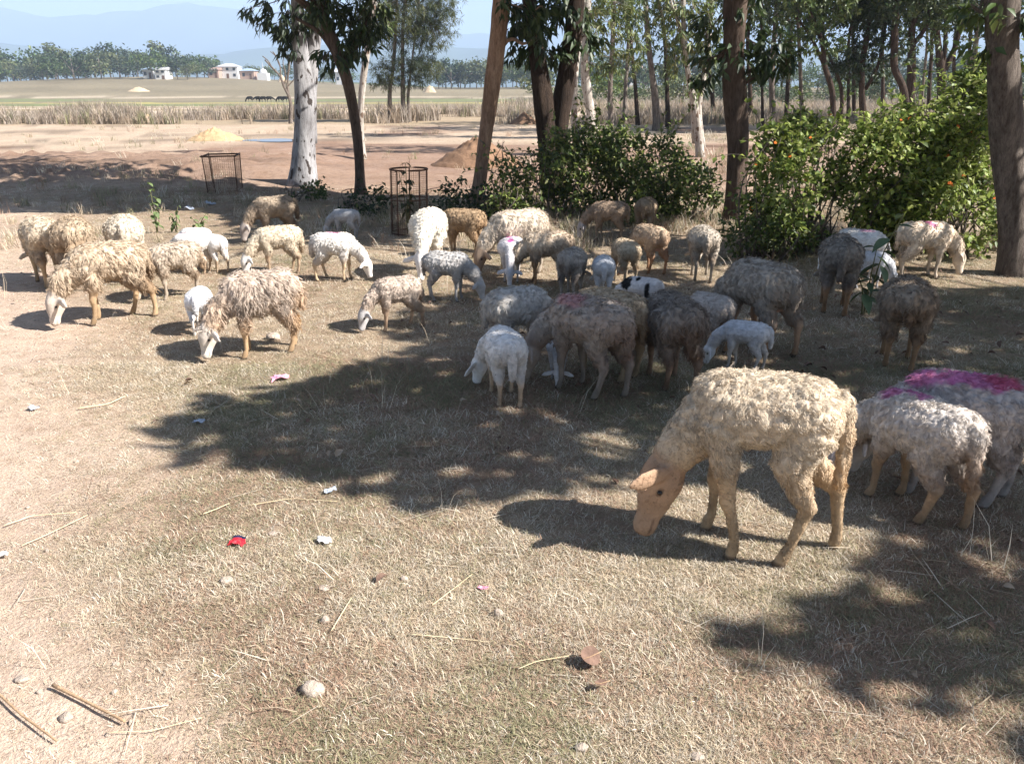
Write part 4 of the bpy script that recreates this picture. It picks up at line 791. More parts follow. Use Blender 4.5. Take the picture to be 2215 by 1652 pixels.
# ------------------------------------------------------------------ sheep
M_WOOL = plain('wool', (.86, .85, .84), (1.1, 1.1, 1.1), 60, .95, .25, 160, attr=True, spec=.05)
M_LOCK = plain('wool_locks', (.9, .9, .9), (1.08, 1.08, 1.08), 40, .95, attr=True, spec=.04, trans=.12)
M_EYE = plain('dark_eye', (.012, .009, .007), rough=.15, spec=.5)
CREAM, WHITE, TAN, GREY, BROWN = (.56, .46, .33), (.74, .70, .63), (.45, .36, .265), (.44, .39, .33), (.36, .25, .15)
PINK, RED = (.55, .12, .33), (.50, .09, .15)
def seg_dist(p, a, b, ra, rb):
    ab = b - a; t = np.clip(((p-a)@ab)/(ab@ab+1e-9), 0, 1); return np.linalg.norm(p - (a + t[:, None]*ab), axis=1) - (ra + (rb-ra)*t)
def sheep_shape(q):
    """closed overlapping tubes for one sheep (unit = metres, withers about .63) and its bones"""
    fat = q.get('fat', 1.); lamb = q.get('lamb', 0); yaw = R(q.get('yaw', 0)); fl, fr, hl, hr = q.get('legs', (0, 0, 0, 0)); dep = q.get('deep', .95)*(0.95 if lamb else 1); hump = q.get('hump', 0)
    bones = []; mb = MB(); ln = q.get('len', .83)
    def T(pts, r, r2=None, side=(0, 1, 0), k=12, wool=1., kind='body'):
        pts = np.asarray(pts, float)
        if kind in ('body', 'leg', 'tail', 'udder'): pts = pts*np.array([ln, 1, 1])
        mb.tube(pts, r, k, True, None, r2, side)
        rr = np.broadcast_to(np.asarray(r, float), (len(pts),)); r2_ = rr if r2 is None else np.broadcast_to(np.asarray(r2, float), (len(pts),))
        w = np.broadcast_to(np.asarray(wool, float), (len(pts),))
        for i in range(len(pts)-1):
            bones.append((pts[i], pts[i+1], min(rr[i], r2_[i]), min(rr[i+1], r2_[i+1]), (w[i]+w[i+1])/2, kind))
    bx = np.array([-.325, -.308, -.265, -.185, -.065, .065, .165, .24, .285, .31]); by = np.array([.03, .085, .132, .152, .165, .163, .145, .118, .085, .03])*fat
    bz = np.array([.03, .078, .118, .134, .140, .145, .145, .128, .098, .04])*dep; cz = np.array([.50, .497, .490, .485, .479, .474, .474, .480, .475, .47]) + np.array([0, 0, .0, .004, .008, .008, .004, 0, 0, 0])*hump + q.get('lift', 0)
    T(np.stack([bx, bx*0, cz], 1), by, bz, wool=1)
    # legs
    fy, hy = .085*fat**.5, .082*fat**.5; lw = q.get('lw', .92 if lamb else .95)
    up = .35 if lamb else q.get('legwool', .35)
    for s, dx in ((1, fl), (-1, fr)):
        T([(.185, s*fy*.9, .47), (.165+dx*.15, s*fy, .355), (.170+dx*.42, s*fy, .245), (.178+dx*.55, s*fy, .205), (.168+dx*.66, s*fy*.97, .165), (.165+dx*.88, s*fy*.95, .075), (.176+dx*.96, s*fy*.95, .05), (.186+dx, s*fy*.95, .022), (.198+dx, s*fy*.95, .0)],
          np.array([.075, .050, .031, .0275, .021, .0185, .0225, .021, .026])*lw, np.array([.080, .056, .033, .0315, .022, .0190, .0245, .023, .030])*lw, k=10, wool=[1, .9, up*.7, up*.5, up*.2, .05, 0, 0, 0], kind='leg')
    for s, dx in ((1, hl), (-1, hr)):
        T([(-.195, s*hy*.85, .47), (-.145+dx*.2, s*hy*1.05, .355), (-.215+dx*.42, s*hy, .270), (-.268+dx*.6, s*hy, .218), (-.255+dx*.68, s*hy*.97, .175), (-.238+dx*.9, s*hy*.95, .08), (-.226+dx*.97, s*hy*.95, .05), (-.214+dx, s*hy*.95, .022), (-.200+dx, s*hy*.95, .0)],
          np.array([.090, .066, .040, .027, .022, .0195, .0235, .022, .027])*lw, np.array([.105, .078, .048, .036, .026, .0205, .0255, .024, .030])*lw, k=10, wool=[1, 1, .8, up, up*.4, .05, 0, 0, 0], kind='leg')
    # neck and head
    hs = q.get('hs', 1.18 if lamb else 1.06); d = np.array([math.cos(yaw), math.sin(yaw), 0]); sd = np.array([-math.sin(yaw), math.cos(yaw), 0]); mode = q.get('head', 'graze'); Z = np.array([0, 0, 1.])
    nb = np.array([.215*ln, 0, .485])
    if mode == 'graze': mid = nb + d*.15*(1.05 if lamb else 1) + Z*-.105; poll = nb + d*.225 + Z*(-.225 + .02*(not lamb)); nose = poll + d*.05 - Z*(.235 if not lamb else .235)
    if q.get('reach'): k_ = q['reach']; mid = nb + d*.15*k_ + Z*-.12; poll = nb + d*.225*k_ + Z*-.165; nose = poll + d*.075 - Z*.275
    if mode == 'low': mid = nb + d*.17 + Z*-.05; poll = nb + d*.29 + Z*-.10; nose = poll + d*.13 - Z*.16
    elif mode == 'up': mid = nb + d*.12 + Z*.10; poll = nb + d*.19 + Z*.24; nose = poll + d*.20 - Z*.09
    nw = q.get('neckwool', .9); ax = (nose - poll)/np.linalg.norm(nose-poll)
    T([nb - np.array([.08, 0, .01]), nb*.6 + mid*.4, mid, poll + ax*.02], np.array([.10, .082, .064, .052]), np.array([.118, .10, .080, .062]), sd, wool=[1, 1, nw, nw*.7], kind='neck')
    L = np.linalg.norm(nose-poll)
    ts = np.array([-.10, .08, .28, .42, .58, .74, .88, .96, 1.0]); hw = np.array([.030, .050, .054, .046, .035, .029, .0305, .027, .016])*hs; hh = np.array([.035, .060, .070, .066, .053, .040, .039, .033, .020])*hs
    T([poll + ax*L*t for t in ts], hw, hh, sd, wool=[q.get('cap', .3), q.get('cap', .3), 0, 0, 0, 0, 0, 0, 0], kind='head')
    el = .125*hs*q.get('ear', 1.); drop = q.get('eardrop', .35)
    for s in (1, -1):
        e0 = poll + ax*L*.10 + sd*s*.042*hs; ed = sd*s*.95*(q.get('earside', 1.) if s > 0 else 1.) - Z*drop + ax*.05 + d*(q.get('earfwd', -.12) if s > 0 else -.25)
        T([e0, e0 + ed*el*.35, e0 + ed*el*.75, e0 + ed*el], [.015*hs, .034*hs, .031*hs, .010], [.011, .011, .010, .007], side=ax, k=8, wool=0, kind='ear')
    # tail
    tl = q.get('tail', .20)
    T([(-.29, 0, .565), (-.335, .0, .515), (-.35, .01*q.get('tsw', 0), .515-tl*.6), (-.343, .03*q.get('tsw', 0), .515-tl)], [.035, .036, .033, .018], [.03, .03, .026, .014], k=8, wool=.75, kind='tail')
    if q.get('udder'):
        T([(-.15, 0, .37), (-.16, 0, .325), (-.16, 0, .305)], [.055, .05, .026], k=10, wool=0, kind='udder')
    eyes = [poll + ax*L*.36 + sd*s*.0475*hs + d*.012 + (np.cross(ax, sd)*s*0) for s in (1, -1)]
    return mb, bones, eyes, (poll, ax, sd, d, L, hs)
def lock_mesh(p, n, size, rad, droop, colr, rg, k=6, wid=.0017, curl=.16):
    """matted wool locks: each is k thin ribbons (5 vertices) that start apart on the skin and end in one tip"""
    N = len(p); down = np.array([0, 0, -1.]); t = down - n*(n@down)[:, None]; back = np.array([-1., 0, 0])
    fld = np.stack([vnoise(p*11 + 31*k_) for k_ in range(3)], 1) - .5
    t = t + (back - n*(n@back)[:, None])*.35 + fld*1.5 + rg.normal(0, .2, (N, 3)); t -= n*(np.einsum('ij,ij->i', t, n))[:, None]; t /= np.linalg.norm(t, axis=1)[:, None] + 1e-9
    s = np.cross(n, t); L = (size*rg.uniform(.6, 1.35, N))[:, None]
    mid = n*L*(.42 - .22*droop) + t*L*(.30 + .2*droop) + rg.normal(0, .10, (N, 3))*L; tip = mid + n*L*(.12 - .30*droop) + t*L*.62 + rg.normal(0, .14, (N, 3))*L
    R_ = lambda a: np.repeat(a, k, 0)
    M = N*k; a = rg.uniform(0, 6.28, M)[:, None]; r = rad*np.sqrt(rg.uniform(0, 1, M))[:, None]; S, T, Nn, LL = R_(s), R_(t), R_(n), R_(L)
    off = (S*np.cos(a) + T*np.sin(a))*r; b0 = R_(p) + off - Nn*LL*.12; m0 = R_(p + mid) + off*.75 + rg.normal(0, curl, (M, 3))*LL*.5; t0 = R_(p + tip) + off*.25 + rg.normal(0, curl, (M, 3))*LL*.6
    a2 = rg.uniform(0, 3.14, M)[:, None]; sd = (S*np.cos(a2) + Nn*np.sin(a2)*.6)*wid*rg.uniform(.6, 1.4, M)[:, None]
    v = np.stack([b0 - sd, b0 + sd, m0 + sd*.9, m0 - sd*.9, t0], 1)
    f0 = np.array([(0, 1, 2), (0, 2, 3), (3, 2, 4)]); f = (f0[None] + (np.arange(M)*5)[:, None, None]).reshape(-1, 3)
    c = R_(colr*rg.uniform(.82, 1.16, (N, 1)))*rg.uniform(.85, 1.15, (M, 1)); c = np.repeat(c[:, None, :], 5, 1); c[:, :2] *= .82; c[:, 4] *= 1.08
    return v.reshape(-1, 3), f, c.reshape(-1, 3)
SHEEP = []
def lock_obj(name, v, f, c, parent):
    return tag(obj(name, make_mesh(name, v, f, True, np.clip(c, .01, .9)), M_LOCK, parent), kind='stuff')
def sheep(u, vg, vt, hd, label, **q):
    p = GP(u, vg); hgt = P(u, vt, p[1] + q.get('dy', 0.0))[2] - p[2]; s = q.get('s', hgt/q.get('hgt', .645 if not q.get('shag') else .665)); hd = hd + math.degrees(math.atan((W/2-u)/F))
    q.setdefault('vox', .0138 if vg < 640 else .0118); q.setdefault('strands', (4 if vg < 640 else 5)); q.setdefault('hair', .0026 if vg < 640 else .0023)
    q.update(u=u, loc=p, hd=R(hd), s=s, label=label, seed=len(SHEEP)+3); SHEEP.append(q)
def build_all_sheep():
    tmp = []
    for q in SHEEP:
        mb, bones, eyes, hd = sheep_shape(q); me = make_mesh('tmp', np.concatenate(mb.v), mb.f)
        o = bpy.data.objects.new('tmp', me); COL.objects.link(o)
        m = o.modifiers.new('r', 'REMESH'); m.mode = 'VOXEL'; m.voxel_size = q.get('vox', .0105)
        m = o.modifiers.new('s', 'SMOOTH'); m.factor = .5; m.iterations = 4 if q.get('vox', .0105) > .008 else 7
        tmp.append((q, o, bones, eyes, hd))
    dg = bpy.context.evaluated_depsgraph_get()
    res = [(q, bpy.data.meshes.new_from_object(o.evaluated_get(dg)), bones, eyes, hd) for q, o, bones, eyes, hd in tmp]
    for q, o, *_ in tmp:
        me = o.data; bpy.data.objects.remove(o); bpy.data.meshes.remove(me)
    for q, me, bones, eyes, hd in res: finish_sheep(q, me, bones, eyes, hd)
def finish_sheep(q, me, bones, eyes, hd):
    rg = np.random.default_rng(q['seed']); sd0 = q['seed']*13.7
    N = len(me.vertices); co = np.empty(N*3, np.float32); me.vertices.foreach_get('co', co); co = co.reshape(-1, 3).astype(float)
    no = np.empty(N*3, np.float32); me.vertex_normals.foreach_get('vector', no); no = no.reshape(-1, 3).astype(float)
    bestW = np.full(N, 9.); acc = np.zeros(N); ws = np.zeros(N); dk = {}
    for a, b, ra, rb, w, kind in bones:
        d = seg_dist(co, a, b, ra, rb); dk[kind] = np.minimum(dk.get(kind, np.full(N, 9.)), d)
        e = np.exp(-np.maximum(d, -.02)/.016); acc += e*w; ws += e
    wool = np.clip(acc/(ws+1e-12), 0, 1); wool = sstep(.25, .75, wool)
    face = sstep(.012, -.004, np.minimum(dk['head'], dk['ear']) - np.minimum(np.minimum(dk['neck'], dk['body']), dk['leg']))
    lamb = q.get('lamb', 0); shag = q.get('shag', 0)
    # lumpy fleece
    cell = q.get('cell', .036 if not lamb else .03); amp = q.get('amp', .017 if shag else (.014 if not lamb else .006))
    warp = (np.stack([vnoise(co*9+k*17+sd0) for k in range(3)], 1) - .5)*.05
    f1, f2, idv = worley((co + warp)/np.array([cell, cell, cell*q.get('stretch', 2.0 if shag else 1.4)]) + sd0, 5)
    lump = np.clip(f2 - f1, 0, .6)/.6; big = fbm(co*6 + sd0, 2, 9) - .5
    co2 = co + no*(wool*(amp*(lump**.6 - .45) + big*.028*(0 if lamb else 1) + q.get('loft', .006)))[:, None]
    # hips, elbows: slight unevenness on the bare skin too
    co2 += no*((1-wool)*(fbm(co*22+sd0, 2, 4)-.5)*.006)[:, None]
    # ---- colours
    base = np.array(q.get('col', CREAM)); base = np.clip(base*(np.array([1.03, 1.06, 1.12]) if base.mean() > .40 else np.array([1., .99, .96])), 0, .8); leg = np.array(q.get('legc', base*.8)); fc = np.array(q.get('facec', np.minimum(base*1.1, .8))); dirt = np.array(q.get('dirtc', (.27, .185, .115)))
    nz = fbm(co*5 + sd0, 4, 31); nz2 = fbm(co*16 + sd0, 3, 33)
    c = base*(0.82 + .36*nz[:, None]) ; c = c*(1 + (idv-.5)[:, None]*.22*wool[:, None])
    lowm = sstep(.40, .26, co[:, 2] + (nz-.5)*.16); rump = sstep(-.17, -.26, co[:, 0] + (nz-.5)*.12)*sstep(.56, .44, co[:, 2])
    D = np.clip((lowm*.75 + rump*.8 + sstep(.52, .72, nz)*.45)*q.get('dirt', .6), 0, .95)
    c = c*(1-D[:, None]) + dirt*(.8+.5*nz2[:, None])*D[:, None]
    lm = sstep(.02, -.005, dk['leg'])*(1-wool); c = c*(1-lm[:, None]) + leg*(.45+1.05*nz2[:, None])*(.78+.22*sstep(.02, .2, co[:, 2]))[:, None]*lm[:, None]
    c = c*(1-face[:, None]) + fc*(.70+.56*nz2[:, None])*face[:, None]
    if 'udder' in dk:
        um = sstep(.01, -.004, dk['udder']); c = c*(1-um[:, None]) + np.array([.52, .34, .27])*um[:, None]
    for x, y, z, r, pc in q.get('marks', ()):
        d = np.linalg.norm((co - np.array([x, y, z]))/np.array(r if isinstance(r, tuple) else (r,)*3), axis=1) + (nz2-.5)*1.1; mm = sstep(1.05, .7, d)*q.get('markw', .85); c = c*(1-mm[:, None]) + np.array(pc)*(.75+.5*nz[:, None])*mm[:, None]
    hoof = sstep(.030, .018, co[:, 2])*sstep(.03, 0, dk['leg']); c = c*(1-hoof[:, None]) + np.array([.10, .075, .055])*hoof[:, None]
    poll, ax, sd, dd, L, hs = hd; nt_ = poll + ax*L
    nm = sstep(.030, .012, np.linalg.norm(co - nt_, axis=1)); c = c*(1-nm[:, None]*.6) + np.array([.25, .15, .12])*nm[:, None]*.6
    if q.get('eyes'):
        for e in eyes:
            dv_ = co - e; em = sstep(1., .45, np.sqrt((dv_@ax/.022)**2 + ((dv_@np.cross(ax, sd))/.013)**2 + (dv_@sd/.03)**2))*face; c = c*(1-em[:, None]*.7) + np.array([.07, .045, .035])*em[:, None]*.7
        for sg in (1, -1):
            nq = poll + ax*L*.955 + sd*sg*.014*hs + dd*.022*hs; em = sstep(.011, .005, np.linalg.norm(co - nq, axis=1)); c = c*(1-em[:, None]*.75) + np.array([.06, .035, .03])*em[:, None]*.75
        tt = (co - poll)@ax/L; fr = np.cross(ax, sd); dpt = (co - poll)@fr*np.sign(fr@dd + 1e-6)
        mo = face*sstep(.70, .78, tt)*sstep(.98, .92, tt)*sstep(.007, .002, np.abs(dpt + .010)); c = c*(1-mo[:, None]*.6) + np.array([.12, .07, .05])*mo[:, None]*.6
    c = np.clip(c, .01, .9)
    s = q['s']
    me.vertices.foreach_set('co', (co2*s).astype(np.float32).ravel()); me.name = 'body'
    me.polygons.foreach_set('use_smooth', np.ones(len(me.polygons), bool))
    for a in list(me.color_attributes): me.color_attributes.remove(a)
    a = me.color_attributes.new('Col', 'FLOAT_COLOR', 'POINT'); cc = np.ones((N, 4), np.float32); cc[:, :3] = c; a.data.foreach_set('color', cc.ravel())
    me.materials.clear(); me.update()
    cat = q.get('cat', 'sheep'); root = empty(q.get('name', 'lamb' if lamb else 'sheep'), q['loc'] - np.array([0, 0, .008]), q['hd'])
    tag(root, q['label'], cat, q.get('group', 'sheep of the grazing flock'))
    obj('body', me, M_WOOL, root)
    # ---- wool locks
    n = int(q.get('locks', 900 if lamb else (1500 if shag else 1700)))
    if n:
        me.calc_loop_triangles(); tv = np.empty(len(me.loop_triangles)*3, np.int32); me.loop_triangles.foreach_get('vertices', tv); tv = tv.reshape(-1, 3)
        A = co2[tv]; ar = np.linalg.norm(np.cross(A[:, 1]-A[:, 0], A[:, 2]-A[:, 0]), axis=1)*wool[tv].mean(1)**2
        # stay off the inner, hidden faces
        pk = rg.choice(len(tv), n, p=ar/ar.sum()); w = rg.dirichlet((1, 1, 1), n)
        pp = np.einsum('ij,ijk->ik', w, A[pk]); pn = np.einsum('ij,ijk->ik', w, no[tv[pk]]); pn /= np.linalg.norm(pn, axis=1)[:, None]; pc = np.einsum('ij,ijk->ik', w, c[tv[pk]])
        size = .74*q.get('lock', .06 if shag else (.020 if lamb else .030)); wid = q.get('lockw', .014 if shag else (.012 if lamb else .013))
        size = size*np.where(pp[:, 2] > .47, q.get('toplock', 1.), 1.) if q.get('toplock') else size
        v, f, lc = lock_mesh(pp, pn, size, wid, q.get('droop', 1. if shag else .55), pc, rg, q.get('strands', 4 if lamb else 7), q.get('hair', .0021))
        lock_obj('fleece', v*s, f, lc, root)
    if q.get('fuzz'):
        n2_ = q['fuzz']; pk = rg.choice(len(tv), n2_, p=ar/ar.sum()); w = rg.dirichlet((1, 1, 1), n2_)
        pp = np.einsum('ij,ijk->ik', w, A[pk]); pn = np.einsum('ij,ijk->ik', w, no[tv[pk]]); pn /= np.linalg.norm(pn, axis=1)[:, None]; pc = np.einsum('ij,ijk->ik', w, c[tv[pk]])
        v, f, lc = lock_mesh(pp, pn, q.get('fuzzl', .014), .008, .45, pc*1.06, rg, 3, .0008); lock_obj('fine_wool', v*s, f, lc, root)
    if q.get('leghair'):
        lw_ = np.linalg.norm(np.cross(A[:, 1]-A[:, 0], A[:, 2]-A[:, 0]), axis=1)*((1-wool)*(1-face*.75)*(co[:, 2] > .03))[tv].mean(1); k_ = q['leghair']; pk = rg.choice(len(tv), k_, p=lw_/lw_.sum()); w = rg.dirichlet((1, 1, 1), k_)
        pp = np.einsum('ij,ijk->ik', w, A[pk]); pn = np.einsum('ij,ijk->ik', w, no[tv[pk]]); pn /= np.linalg.norm(pn, axis=1)[:, None]; pc = np.einsum('ij,ijk->ik', w, c[tv[pk]])
        v, f, lc = lock_mesh(pp, pn, .007, .004, .95, pc*1.02, rg, 3, .0007); lock_obj('short_hair', v*s, f, lc, root)
    if q.get('mane'):
        m_ = 150; t_ = rg.uniform(0, 1, m_); pp = np.stack([.03 + .17*t_, rg.normal(0, .022, m_), .592 - .10*np.clip(t_-.6, 0, 1) + rg.normal(0, .004, m_)], 1)
        v, f, lc = lock_mesh(pp, np.tile([.3, 0, .95], (m_, 1)) + rg.normal(0, .15, (m_, 3)), .026, .012, .2, np.tile([.62, .53, .41], (m_, 1)), rg, 5, .0011); lock_obj('mane', v*s, f, lc, root)
    if q.get('eyes'):
        for e in eyes:
            k = MB(); th = np.linspace(0, math.pi, 7); k.tube([e + sd*0 + np.array([0, 0, math.cos(t)])*.0082*hs for t in th], np.maximum(np.sin(th), .05)*.0082*hs, 8); b = k.build('eye', M_EYE, root); b.data.transform(Matrix.Scale(s, 4))
    return root
# the flock: u, v of the ground under the body, v of the back line, heading (0 right, 90 away, 180 left, 270 towards the camera)
sheep(112, 612, 462, 100, 'cream sheep standing farthest left in the flock, seen from behind', col=CREAM, legs=(.03, -.02, -.03, .04), legc=(.50, .36, .22))
sheep(178, 622, 459, 85, 'tan sheep with a dark rump between the leftmost sheep and the big shaggy one', col=TAN, shag=1, dirt=.8, tail=.22)
sheep(256, 690, 510, 191, 'large shaggy cream ewe grazing at the left edge with one white ear', col=(.54, .42, .29), shag=1, dirt=.75, eyes=1, fat=1.05, legs=(.05, -.03, -.10, .06), legc=(.46, .32, .19), facec=(.60, .52, .44), yaw=8, locks=1900, tail=.2)
sheep(287, 605, 458, 88, 'cream sheep whose pale back shows above the large shaggy ewe', col=(.62, .53, .40), dirt=.3)
sheep(388, 640, 515, 193, 'shaggy tan sheep behind the large ewe, its head under her belly', col=(.50, .405, .30), shag=1, dirt=.85, yaw=6, legs=(.02, -.04, .03, -.03), eyes=1)
sheep(424, 592, 498, 150, 'white lamb with a faint pink back beside the shaggy tan sheep', col=WHITE, lamb=1, dirt=.35, marks=((.1, .0, .60, (.12, .10, .05), PINK),), markw=.4, legc=(.50, .36, .24), tail=.22)
sheep(469, 588, 500, 118, 'white lamb with a dark groin, rightmost of the three left lambs', col=WHITE, lamb=1, dirt=.35, legs=(.02, .0, .04, -.05), legc=(.58, .44, .30), tail=.2)
sheep(430, 560, 487, 160, 'small white lamb mostly hidden behind two other lambs at left', col=WHITE, lamb=1)
sheep(602, 522, 418, 192, 'grey brown sheep grazing in the tree shade near the white trunk', col=(.36, .29, .22), dirt=.6, facec=(.42, .36, .32), legs=(.05, 0, -.04, .05), tail=.22, dirtc=(.14, .09, .06))
sheep(750, 516, 447, 160, 'small grey lamb alone in the shade beside the rusty cage', col=(.46, .45, .43), lamb=1, dirt=.3)
sheep(608, 590, 482, 190, 'cream sheep with a brown tail and white head in the sunny left middle', col=(.60, .50, .36), yaw=10, dirt=.5, facec=(.76, .73, .68), eyes=1, legs=(.02, -.02, -.02, .03), legc=(.46, .33, .22), tail=.24)
sheep(728, 606, 497, 345, 'bright white sheep facing right with a dusting of pink on its back', col=(.72, .66, .57), yaw=-6, dirt=.35, facec=(.78, .74, .68), eyes=1, legs=(.03, -.03, .05, -.06), legc=(.60, .45, .29), marks=((.0, .02, .61, (.10, .06, .03), PINK),), markw=.5, cell=.035, lock=.03)
sheep(440, 716, 616, 80, 'smooth bright white lamb behind the head of the shaggy ewe', col=(.74, .72, .69), lamb=1, dirt=.15, legc=(.7, .66, .6))
sheep(578, 762, 577, 189, 'very shaggy beige ewe with long matted locks and a white ear', col=(.54, .43, .33), shag=1, fat=1.08, deep=1.12, dirt=.6, yaw=14, legs=(.03, -.03, .02, -.05), legc=(.50, .34, .20), facec=(.70, .62, .54), eyes=1, locks=2200, lock=.07, neckwool=1, cap=.9, tail=.17, dirtc=(.40, .24, .11), legwool=.8)
sheep(862, 706, 591, 196, 'beige half grown sheep grazing alone in the middle with a grey head', col=(.50, .40, .31), yaw=12, dirt=.5, facec=(.52, .50, .49), eyes=1, legs=(.04, -.02, -.10, .02), cell=.035, legc=(.36, .25, .17))
sheep(968, 650, 537, 348, 'grey sheep in the shade facing right behind tall dry stalks', col=(.45, .42, .38), dirt=.35, legs=(.02, -.02, -.05, .03), yaw=-8, facec=(.5, .48, .46))
sheep(930, 594, 445, 262, 'tall white sheep facing the camera with its ears spread', col=(.76, .68, .55), yaw=-4, dirt=.3, facec=(.74, .70, .66), eyes=1, ear=1.15, legs=(.03, -.03, 0, 0), cell=.04, legc=(.6, .47, .34))
sheep(1004, 556, 445, 163, 'chestnut brown sheep with a hanging tail beside the tall white one', col=(.37, .265, .17), dirt=.5, tail=.22, legs=(0, .02, .04, -.04), dirtc=(.27, .16, .085))
sheep(1122, 590, 442, 203, 'large sunlit cream sheep with a dark face below the bushes', col=(.60, .50, .38), shag=1, lock=.055, fat=1.06, yaw=10, dirt=.4, facec=(.34, .25, .18), eyes=1, tail=.2)
sheep(1107, 604, 507, 266, 'pale lamb facing the camera with magenta paint marks on its back', col=(.62, .58, .55), lamb=1, fat=1.25, dirt=.1, eyes=1, facec=(.62, .62, .64), markw=1., marks=((-.08, .06, .60, .05, PINK), (-.08, -.05, .60, .05, PINK), (.02, .01, .60, .05, PINK), (.16, .0, .59, .06, PINK), (-.2, .03, .58, .05, PINK)))
sheep(1182, 612, 490, 186, 'cream sheep with dark streaked flanks behind the painted lamb', col=(.58, .46, .33), shag=1, lock=.06, dirt=.9, dirtc=(.17, .11, .07), tail=.15, legc=(.40, .25, .14), yaw=8)
sheep(1236, 640, 530, 75, 'grey sheep with a dark belly beside the small pale lamb', col=(.42, .38, .34), dirt=.7, dirtc=(.10, .08, .07))
sheep(1303, 642, 547, 92, 'small pale lamb seen from behind in the middle of the flock', col=(.58, .57, .55), lamb=1, dirt=.15)
sheep(1350, 612, 512, 112, 'cream topped sheep with brown flank just left of the rust coloured sheep', col=(.55, .44, .30), dirt=.7, dirtc=(.28, .17, .09))
sheep(1402, 588, 480, 128, 'rust coloured sheep with pale back and long thin legs walking away', col=(.48, .37, .27), dirt=.75, legs=(.04, -.04, .10, -.06), tail=.14, udder=1, dirtc=(.27, .165, .105), legc=(.33, .19, .11))
sheep(1315, 522, 430, 172, 'brown sheep grazing left at the foot of the bushes', col=(.36, .27, .20), dirt=.5, facec=(.42, .38, .36), yaw=12, legs=(.05, -.03, .0, .05), eyes=1)
sheep(1395, 512, 422, 80, 'brown sheep seen from behind against the dark bushes', col=(.40, .31, .22), dirt=.6)
sheep(1515, 602, 484, 98, 'round grey sheep seen from behind near the dark trunk', col=(.45, .40, .34), fat=1.12, dirt=.6, dirtc=(.22, .16, .11), legs=(.0, .03, .06, -.05))
sheep(1386, 690, 592, 160, 'white lamb with black patches in the middle of the flock', col=(.66, .60, .54), lamb=1, dirt=.05, facec=(.02, .018, .018), legc=(.03, .027, .025), marks=((.22, .10, .52, (.10, .2, .10), (.015, .014, .014)), (.05, .05, .58, (.04, .06, .05), (.015, .014, .014)), (-.12, .13, .46, (.05, .07, .14), (.015, .014, .014)), (.1, 0, .33, (.4, .2, .06), (.015, .014, .014))), markw=.98)
sheep(1118, 772, 612, 18, 'woolly off white sheep with its rump left behind the white lamb', col=(.55, .50, .43), fat=1.1, deep=1.08, dirt=.2, shag=1, lock=.05)
sheep(1312, 812, 615, 142, 'tan sheep standing close behind the red marked grey ewe', col=(.48, .38, .27), dirt=.4)
sheep(1272, 848, 632, 142, 'big grey ewe with faint red marks turned away from the camera', col=(.36, .31, .27), fat=1.1, dirt=.6, dirtc=(.19, .12, .085), yaw=38, legs=(.02, -.04, .08, -.05), marks=((.12, .08, .60, (.14, .10, .05), RED), (-.12, -.06, .61, (.05, .04, .04), RED)), markw=.3, neckwool=.5)
sheep(1092, 862, 702, 102, 'white lamb with a thick tail, nearest of the lambs in the shade', col=(.70, .66, .60), lamb=1, dirt=.25, legs=(.03, -.03, .05, -.04), yaw=38, tail=.24, legc=(.60, .44, .30), vox=.009, ear=1.25)
sheep(1206, 815, 722, 270, 'pale lamb with drooping ears under the big grey ewe', col=(.58, .58, .58), lamb=1, dirt=.1, ear=1.3, eyes=1, facec=(.58, .58, .60))
sheep(1448, 832, 625, 112, 'dark grey ewe with long matted fleece seen from behind', col=(.28, .245, .215), shag=1, fat=1.06, dirt=.75, dirtc=(.16, .10, .065), yaw=24, legs=(.04, -.03, .07, -.05), ear=1.3, locks=1900, legc=(.26, .18, .13))
sheep(1530, 755, 627, 135, 'half grown cream sheep beside the dark grey ewe', col=(.50, .43, .36), dirt=.5, legc=(.42, .28, .17), locks=1300, cell=.03, lock=.025)
sheep(1636, 752, 552, 138, 'large round grey ewe with a white tail in the right middle', col=(.40, .35, .30), fat=1.14, deep=1.05, dirt=.45, dirtc=(.24, .17, .12), legs=(.03, -.02, .05, -.10), tail=.15, shag=1, lock=.05, legc=(.42, .27, .17), udder=1)
sheep(1607, 795, 686, 168, 'smooth bluish white lamb grazing left in front of the round ewe', col=(.58, .57, .55), lamb=1, dirt=.25, yaw=12, legs=(.03, -.04, .06, -.03), eyes=1, ear=1.3, legc=(.6, .55, .5))
sheep(1800, 672, 503, 94, 'dark grey sheep seen from behind in front of the white ones', col=(.28, .25, .22), dirt=.6, dirtc=(.12, .09, .07), legs=(.03, -.03, .05, -.04), legc=(.34, .21, .12))
sheep(1848, 602, 490, 160, 'sunlit white sheep with magenta marks behind the dark grey one', col=(.78, .72, .64), dirt=.1, marks=((-.05, .02, .60, (.12, .05, .04), PINK),), markw=.6)
sheep(1872, 622, 536, 25, 'shaded pale lamb low beside the broad leaved plant', col=(.52, .51, .50), lamb=1, dirt=.1)
sheep(1888, 592, 513, 60, 'small grey lamb between the white sheep and the pink backed one', col=(.50, .48, .46), lamb=1, dirt=.2)
sheep(1985, 602, 468, 28, 'cream sheep with a pink stripe lit by the sun under the lantana', col=(.66, .54, .40), shag=1, lock=.05, dirt=.3, marks=((.0, -.04, .60, (.05, .08, .05), PINK),), markw=.75, legs=(0, 0, .05, -.05))
sheep(1938, 782, 587, 95, 'brown grey ewe with muddy legs alone at right, seen from behind', col=(.34, .275, .215), shag=1, lock=.06, fat=1.06, dirt=.9, dirtc=(.16, .10, .06), legs=(.02, -.02, .07, .0), legc=(.34, .22, .13), tail=.15)
